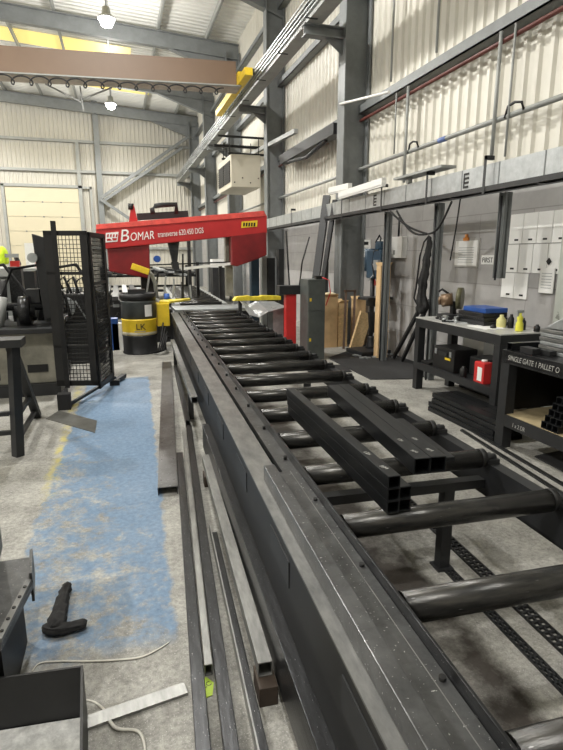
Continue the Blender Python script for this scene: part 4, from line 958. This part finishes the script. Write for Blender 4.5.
# mats
pm = [atz(*p) for p in ((336,359),(382,351),(413,364),(414,377),(372,379.5))]
mb = MB(); mb.prism([(3.12,7.85),(4.28,8.9),(4.28,6.3),(3.60,6.15),(3.10,6.28)], .0, .012, 'z'); tag(mb.build('floor_mat', M_mat), 'black rubber floor mat in front of the pillar drill', 'mat')
mb = MB(); mb.prism([(3.15,3.35),(4.25,3.5),(4.25,1.6),(3.05,1.6)], .0, .012, 'z'); tag(mb.build('floor_mat', M_mat), 'black rubber floor mat under the bench with chalk writing', 'mat')
mb = MB(); a = [atz(*p) for p in ((318,366),(343,365),(352,372),(330,374))]; mb.prism([(p.x,p.y) for p in a], 0, .01, 'z'); tag(mb.build('floor_mat', M_mat), 'small black mat at the foot of the grey control cabinet', 'mat')

# ================================================================== WORKBENCH 1
BX0, BX1, BY0, BY1, BH = 3.41, 3.96, 4.20, 5.74, .88
t = thing('workbench', 'black steel workbench with a pale top against the block wall', 'workbench', (BX0, BY0, 0))
Wd, Ln = BX1-BX0, BY1-BY0
mb = MB(); mb.box(0,0,BH-.012,Wd,Ln,BH); mb.build('tabletop', M_lgrey, t)
mb = MB(); mb.box(0,0,BH-.11,.02,Ln,BH-.012); mb.box(Wd-.02,0,BH-.11,Wd,Ln,BH-.012); mb.box(.02,0,BH-.11,Wd-.02,.02,BH-.012); mb.box(.02,Ln-.02,BH-.11,Wd-.02,Ln,BH-.012); mb.build('apron', M_black2, t)
for x in (0, Wd-.09):
    for y in (0, Ln-.09): mb = MB(); mb.box(x,y,0,x+.09,y+.09,BH-.11); mb.build('leg', M_black2, t, .004)
mb = MB(); mb.box(.0,.09,.26,.04,Ln-.09,.34); mb.box(.04,.0,.31,Wd,Ln,.33); mb.build('lower_shelf', M_black2, t)
bz = .331
def onbench(name, lab, cat, x, y, z): return thing(name, lab, cat, (x, y, z))
o = onbench('tool_case', 'black tool case with a yellow badge on the bench lower shelf', 'tool case', 3.46, 4.98, bz)
mb = MB(); mb.box(0,0,0,.30,.42,.26); mb.build('case_body', M_black, o, .012)
mb = MB(); mb.box(-.012,.13,.17,0,.29,.21); mb.build('case_handle', M_black2, o)
mb = MB(); mb.box(-.004,.07,.13,0,.17,.155); mb.build('yellow_badge', M_yel, o)
for yy in (.05,.34): mb = MB(); mb.box(-.008,yy,.17,0,yy+.035,.23); mb.build('latch', M_galv, o)
o = onbench('red_can', 'red and white canister on the bench lower shelf beside the tool case', 'can', 3.50, 4.52, bz)
mb = MB(); mb.box(-.06,-.08,0,.06,.08,.22); mb.build('can_body', M_redb, o, .012)
mb = MB(); mb.box(-.0625,-.05,.03,-.06,.02,.17); mb.build('label', M_paper, o)
mb = MB(); mb.cyl((0,0,.22),(0,0,.24),.03,n=14); mb.build('lid', M_white, o)
o = onbench('black_bag', 'low dark case beside the black tool case on the lower shelf', 'case', 3.52, 4.62, bz); mb = MB(); mb.box(0.09,0,0,.36,.30,.21); mb.build('case_body', M_black2, o, .02)
o = onbench('black_jar', 'small black jar in front of the red can on the bench lower shelf', 'jar', 3.46, 4.80, bz); mb = MB(); mb.lathe([(.035,0),(.038,.01),(.038,.09),(.02,.11),(.02,.12)], n=18); mb.build('jar_body', M_black, o)
o = onbench('tray_of_tools', 'low dark tool tray at the left end of the bench lower shelf', 'tray', 3.44, 5.44, bz); mb = MB(); mb.box(0,0,0,.28,.18,.04); mb.build('tray', M_black, o, .006)
# on top
tz = BH+.001
o = onbench('chop_saw', 'old olive chop saw with round blade guard on the bench top', 'chop saw', 3.76, 5.50, tz)
mb = MB(); mb.box(-.14,-.12,0,.14,.12,.05); mb.build('saw_foot', M_black2, o, .005)
mb = MB(); mb.cyl((-.02,-.10,.24),(.02,-.14,.24),.125,n=28); mb.build('blade_guard', M_tin, o)
mb = MB(); mb.cyl((-.10,.10,.20),(.0,.02,.22),.075,n=20); mb.cyl((-.12,.12,.2),(-.10,.10,.2),.05,n=16); mb.build('motor', mat('brown motor', (.20,.13,.08), .4, .4), o)
mb = MB(); mb.bar((0,0,.05),(0,0,.2),.06,.05); mb.build('arm', M_black, o); mb = MB(); mb.tube([(-.02,.08,.28),(-.06,.16,.33),(-.10,.18,.30)],.014,8); mb.build('handle', M_black, o)
o = onbench('blue_case', 'blue topped flat case resting on stacked dark trays on the bench', 'case', 3.76, 4.92, tz+.135); mb = MB(); mb.box(-.14,-.19,0,.14,.19,.05); mb.build('case_body', M_blue, o, .008)
for i in range(3):
    o = onbench('dark_tray', 'dark flat tray, %s in the stack under the blue case' % ['lowest','middle','topmost'][i], 'tray', 3.75, 4.93+.01*i, tz+.045*i); mb = MB(); mb.box(-.15,-.22,0,.15,.22,.044); mb.build('tray', [M_black2, M_steel, M_black][i], o, .008)
rnd = random.Random(3)
for i in range(7):
    o = onbench('hand_tool', 'steel hand tool lying on the bench top among the papers', 'tool', 3.50+.10*rnd.random(), 4.75+.65*rnd.random(), tz); o['group'] = 'hand tools on the bench top'; o.rotation_euler.z = rnd.random()*3
    mb = MB(); mb.box(-.09,-.008,.0,.06,.008,.012); mb.cyl((.06,0,.01),(.10,0,.01),.016,n=10); mb.build('tool_shaft', [M_galv, M_steel][i % 2], o)
for i in range(7):
    o = onbench('hand_tool', 'small hand tool in the jumble beside the stacked dark trays on the bench', 'tool', 3.56+.30*rnd.random(), 5.14+.25*rnd.random(), tz); o['group'] = 'jumbled tools beside the trays'; o.rotation_euler.z = rnd.random()*3
    mb = MB(); mb.box(-.05,-.015,.0,.05,.015,.03+.03*rnd.random()); mb.cyl((.05,0,.014),(.11,0,.014),.012,n=10); mb.build('tool_body', [M_black, M_galv, M_greyl][i % 3], o)
o = onbench('paper_stack', 'white papers lying on the pale bench top', 'papers', 3.60, 4.66, tz); mb = MB(); mb.box(-.12,-.16,0,.12,.16,.006); mb.build('paper', M_paper, o)
o = onbench('spray_bottle', 'yellow trigger spray bottle at the right end of the bench top', 'spray bottle', 3.72, 4.33, tz)
mb = MB(); mb.lathe([(.036,0),(.038,.01),(.036,.07),(.024,.10),(.03,.13),(.012,.16),(.012,.18)], n=18); mb.build('bottle_body', mat('yellow plastic', (.78,.75,.08), .35), o)
mb = MB(); mb.box(-.045,-.012,.18,.03,.012,.205); mb.box(-.035,-.006,.15,-.025,.006,.18); mb.build('trigger_head', M_galv, o)
o = onbench('yellow_bottle', 'pale yellow squat bottle beside small dark bottles on the bench', 'bottle', 3.74, 4.62, tz)
mb = MB(); mb.lathe([(.045,0),(.048,.01),(.048,.08),(.02,.11),(.02,.13)], n=18); mb.build('bottle_body', mat('pale yellow plastic', (.72,.68,.30), .4), o)
for (x, y, h, m, l) in ((3.80,4.55,.14,M_black,'tall black bottle at the back of the bench behind the yellow ones'),(3.84,4.47,.12,M_blue,'small dark blue bottle between the yellow bottles'),(3.82,4.40,.12,M_black2,'dark can between the yellow bottles'),(3.60,4.56,.04,M_black,'small black cup on the bench edge'),(3.86,4.25,.07,M_black,'black lump shaped cup at the right end of the bench')):
    o = onbench('small_bottle', l, 'bottle', x, y, tz); mb = MB(); mb.lathe([(.026,0),(.03,.005),(.03,h*.7),(.015,h*.85),(.015,h)], n=16); mb.build('bottle_body', m, o)

# tubes stacked on the floor in front of bench 1
G2 = 'rectangular tubes stacked on the floor below the bench'
n = 0
for j in range(4):
    for i in range(3):
        x = 3.10+.105*i+.02*j
        mb = MB(); mb.hollow(1.05, .10, .045, .004); o = mb.build('rectangular_tube', M_steel2, None, .001); o.location = (x, 3.74+.03*(j%2), .001+.0455*j)
        tag(o, 'dark rectangular tube on the floor below the bench, %s layer, %s' % (['lowest','second','third','topmost'][j], ['front row','middle row','back row'][i]), 'steel tube', G2)
for (p0, p1, l) in (((2.985,4.10),(2.78,2.4),'long thin dark flat on the floor right of the worn line, nearer the conveyor'),((3.07,4.09),(2.90,2.4),'long thin dark flat on the floor nearer the bench with chalk writing')):
    mb = MB(); mb.bar((p1[0],p1[1],.008),(p0[0],p0[1],.008),.03,.016); tag(mb.build('thin_flat', M_steel), l, 'steel bar', 'two thin flats on the floor')
# white crate behind the bench
mb = MB(); mb.box(4.0, 5.2, .45, 4.25, 5.6, .74); tag(mb.build('white_box', M_white), 'white box seen through the bench legs against the wall', 'box')
mb = MB(); mb.box(4.0, 4.9, 0, 4.25, 5.62, .449); tag(mb.build('dark_crate', M_black2), 'dark crate under the white box behind the bench', 'crate')

# ================================================================== WORKBENCH 2 (right edge)
t = thing('workbench', 'black steel workbench with chalk writing on its edge at the right side', 'workbench', (3.03, 3.70, 0))
mb = MB(); mb.box(0,-1.9,.74,.80,0,.84); mb.box(0,-1.9,.73,.012,0,.74); mb.build('bench_top', M_steel, t, .003)
for x in (0, .71):
    for y in (-.10, -1.88): mb = MB(); mb.box(x,y-.0,0,x+.09,y+.10,.74) if y > -1 else mb.box(x,y,0,x+.09,y+.1,.74); mb.build('leg', M_black2, t, .004)
mb = MB(); mb.box(0,-1.78,.20,.02,-.10,.30); mb.build('shelf_rail', M_black2, t)
mb = MB(); mb.box(.02,-1.85,.285,.80,-.02,.303); mb.build('plywood_shelf', mat('dusty plywood', (.42,.34,.20), .7, 0, .25, 6), t)
mb = MB(); mb.box(.78,-1.8,.30,.80,-.1,.74); mb.build('back_panel', M_black, t)
mb = MB(); mb.box(.10,-.02,.31,.7,-.005,.73); mb.build('end_panel', M_black, t)
text('SINGLE GATE 1 PALLET O', .060, M_chalk, 'chalk_writing', t, (-.003, -.08, .765), (pi/2, 0, -pi/2), .0005, .15, .8)
text('1 x 2 DR', .05, M_chalk, 'chalk_writing', t, (-.003, -.2, .225), (pi/2, 0, -pi/2), .0005, .15, .8)
# items on bench 2
mb = MB(); mb.hollow(.50,.06,.06,.005); o = mb.build('square_tube', M_steel2); o.location = (3.05, 3.64, .841); o.rotation_euler.z = -pi/2; tag(o, 'square tube lying across the far end of the chalk marked bench top', 'steel tube')
for (x,y,w,l,h,s) in ((3.05,3.38,.08,.14,.05,'larger black steel block on the chalk marked bench top'),(3.14,3.30,.07,.12,.04,'smaller black steel block on the chalk marked bench top')):
    mb = MB(); mb.box(x,y,.841,x+w,y+l,.841+h); tag(mb.build('steel_block', M_black2, None, .003), s, 'block')
# stack of grey trays leaning
for j in range(6):
    mb = MB(); z = .841+.033*j; x0 = 3.22; mb.box(x0,2.95+.01*j,z,x0+.4,3.50+.012*(j%2),z+.028); o = mb.build('steel_tray', [M_galv, M_rail2][j % 2], None, .004)
    tag(o, 'grey steel plate in the stack on the chalk marked bench, %s from bottom' % ['first','second','third','fourth','fifth','sixth'][j], 'plate', 'stack of grey plates on the bench')
mb = MB(); mb.prism([(2.98,1.04),(3.48,1.04),(3.42,1.08),(3.22,1.19),(3.0,1.2)], 3.24, 3.55, 'x'); tag(mb.build('grey_casting', M_galv, None, .01), 'sloped grey casting on top of the plate stack at the right edge', 'casting')
# stack of square tubes on the lower shelf
for j in range(5):
    for i in range(3):
        mb = MB(); mb.hollow(.55,.055,.055,.004); o = mb.build('square_tube', M_steel2); o.location = (3.055, 3.19-.03*j-.0565*i, .304+.0557*j); o.rotation_euler.z = -pi/2
        tag(o, 'square tube end on the lower shelf of the chalk marked bench, %s layer, %s' % (['lowest','second','third','fourth','top'][j], ['left','middle','right'][i]), 'steel tube', 'square tubes on the bench shelf')

# ================================================================== BACKGROUND BEHIND THE SAW
t = thing('outfeed_conveyor', 'dark outfeed roller track continuing behind the saw', 'conveyor', cv(.6, 11.3), -CA)
mb = MB(); mb.box(0,0,.5,.1,7,.62); mb.build('side_rail', M_greyl, t); mb = MB(); mb.box(1.0,0,.5,1.1,7,.62); mb.build('side_rail', M_greyl, t)
for j in range(14): mb = MB(); mb.cyl((.1,.3+.49*j,.6),(1.0,.3+.49*j,.6),.045,n=12); mb.build('roller', M_roller, t)
for v in (.3, 3.5, 6.7):
    for u in (.02, 1.02): mb = MB(); mb.box(u,v,0,u+.06,v+.06,.5); mb.build('leg', M_black2, t)
t = thing('steel_rack', 'low rack of posts holding dark steel bars behind the saw', 'rack', (0,0,0))
for x in (-.6, 1.0, 2.55):
    for y in (19.0, 22.0): mb = MB(); mb.box(x,y,0,x+.1,y+.1,1.25); mb.build('rack_post', M_black2, t)
for y in (19.0, 22.0):
    for z in (.4, .9): mb = MB(); mb.box(-.6,y,z,2.65,y+.1,z+.08); mb.build('rack_arm', M_black2, t)
rnd = random.Random(11)
for i in range(26):
    zz = .98+.07*(i//9); x = -.45+.33*(i % 9)+.05*rnd.random(); mb = MB(); mb.box(x, 17.6+rnd.random(), zz, x+.2, 22.8, zz+.06)
    tag(mb.build('stock_bar', [M_steel, M_rail, M_black2, M_galv][i % 4]), 'long steel bar lying on the rack behind the saw', 'steel bar', 'stock bars on the rack')
for i in range(12):
    x = -6.+.42*i; h = .5+.6*rnd.random(); mb = MB(); mb.box(x, 14+2*rnd.random(), 0, x+.28+.1*rnd.random(), 16.5, h)
    tag(mb.build('stock_crate', [M_black2, M_steel, M_greyl, M_grey][i % 4]), 'dark crate of parts on the floor far behind the mesh guard', 'crate', 'crates far behind the guard')
for i in range(5):
    x = 2.9+.12*i; mb = MB(); mb.box(x, 17.5+.7*i, 0, x+.4, 18+.7*i, 1.2+.3*rnd.random()); tag(mb.build('tall_crate', [M_black2, M_white, M_steel][i % 3]), 'upright crate standing against the right wall far behind the saw', 'crate', 'crates along the far right wall')

t = thing('low_bearers', 'low dark bearers under steel lengths left of the outfeed track', 'bearers', (0,0,0))
for y in (12.6, 16.4): mb = MB(); mb.box(-.9, y, 0, .75, y+.12, .5); mb.build('bearer', M_black2, t)
for i in range(20):
    zz = .501+.081*(i//7); x = -.85+.22*(i % 7)+.03*rnd.random(); mb = MB(); mb.box(x, 12.0+.9*rnd.random(), zz, x+.13, 17.2, zz+.08)
    tag(mb.build('stock_bar', [M_steel, M_black2, M_rail, M_galv, M_steel][i % 5]), 'long steel bar on low bearers left of the outfeed track behind the saw', 'steel bar', 'stock bars on low bearers')
for i, (px, pt, y, m) in enumerate(((187, 236, 12.4, M_black2), (196, 262, 13.2, M_steel), (233, 240, 13.6, M_grey), (219, 266, 12.8, M_black2), (243, 246, 12.6, M_galv))):
    a = aty(px, pt, y); mb = MB(); mb.box(a.x, y, 0, a.x+.07, y+.07, a.z); mb.box(a.x-.06, y-.04, 0, a.x+.13, y+.11, .02)
    tag(mb.build('upright_post', m), ['first','second','third','fourth','fifth'][i]+' thin upright from the left seen through the gap under the red saw arm', 'post')
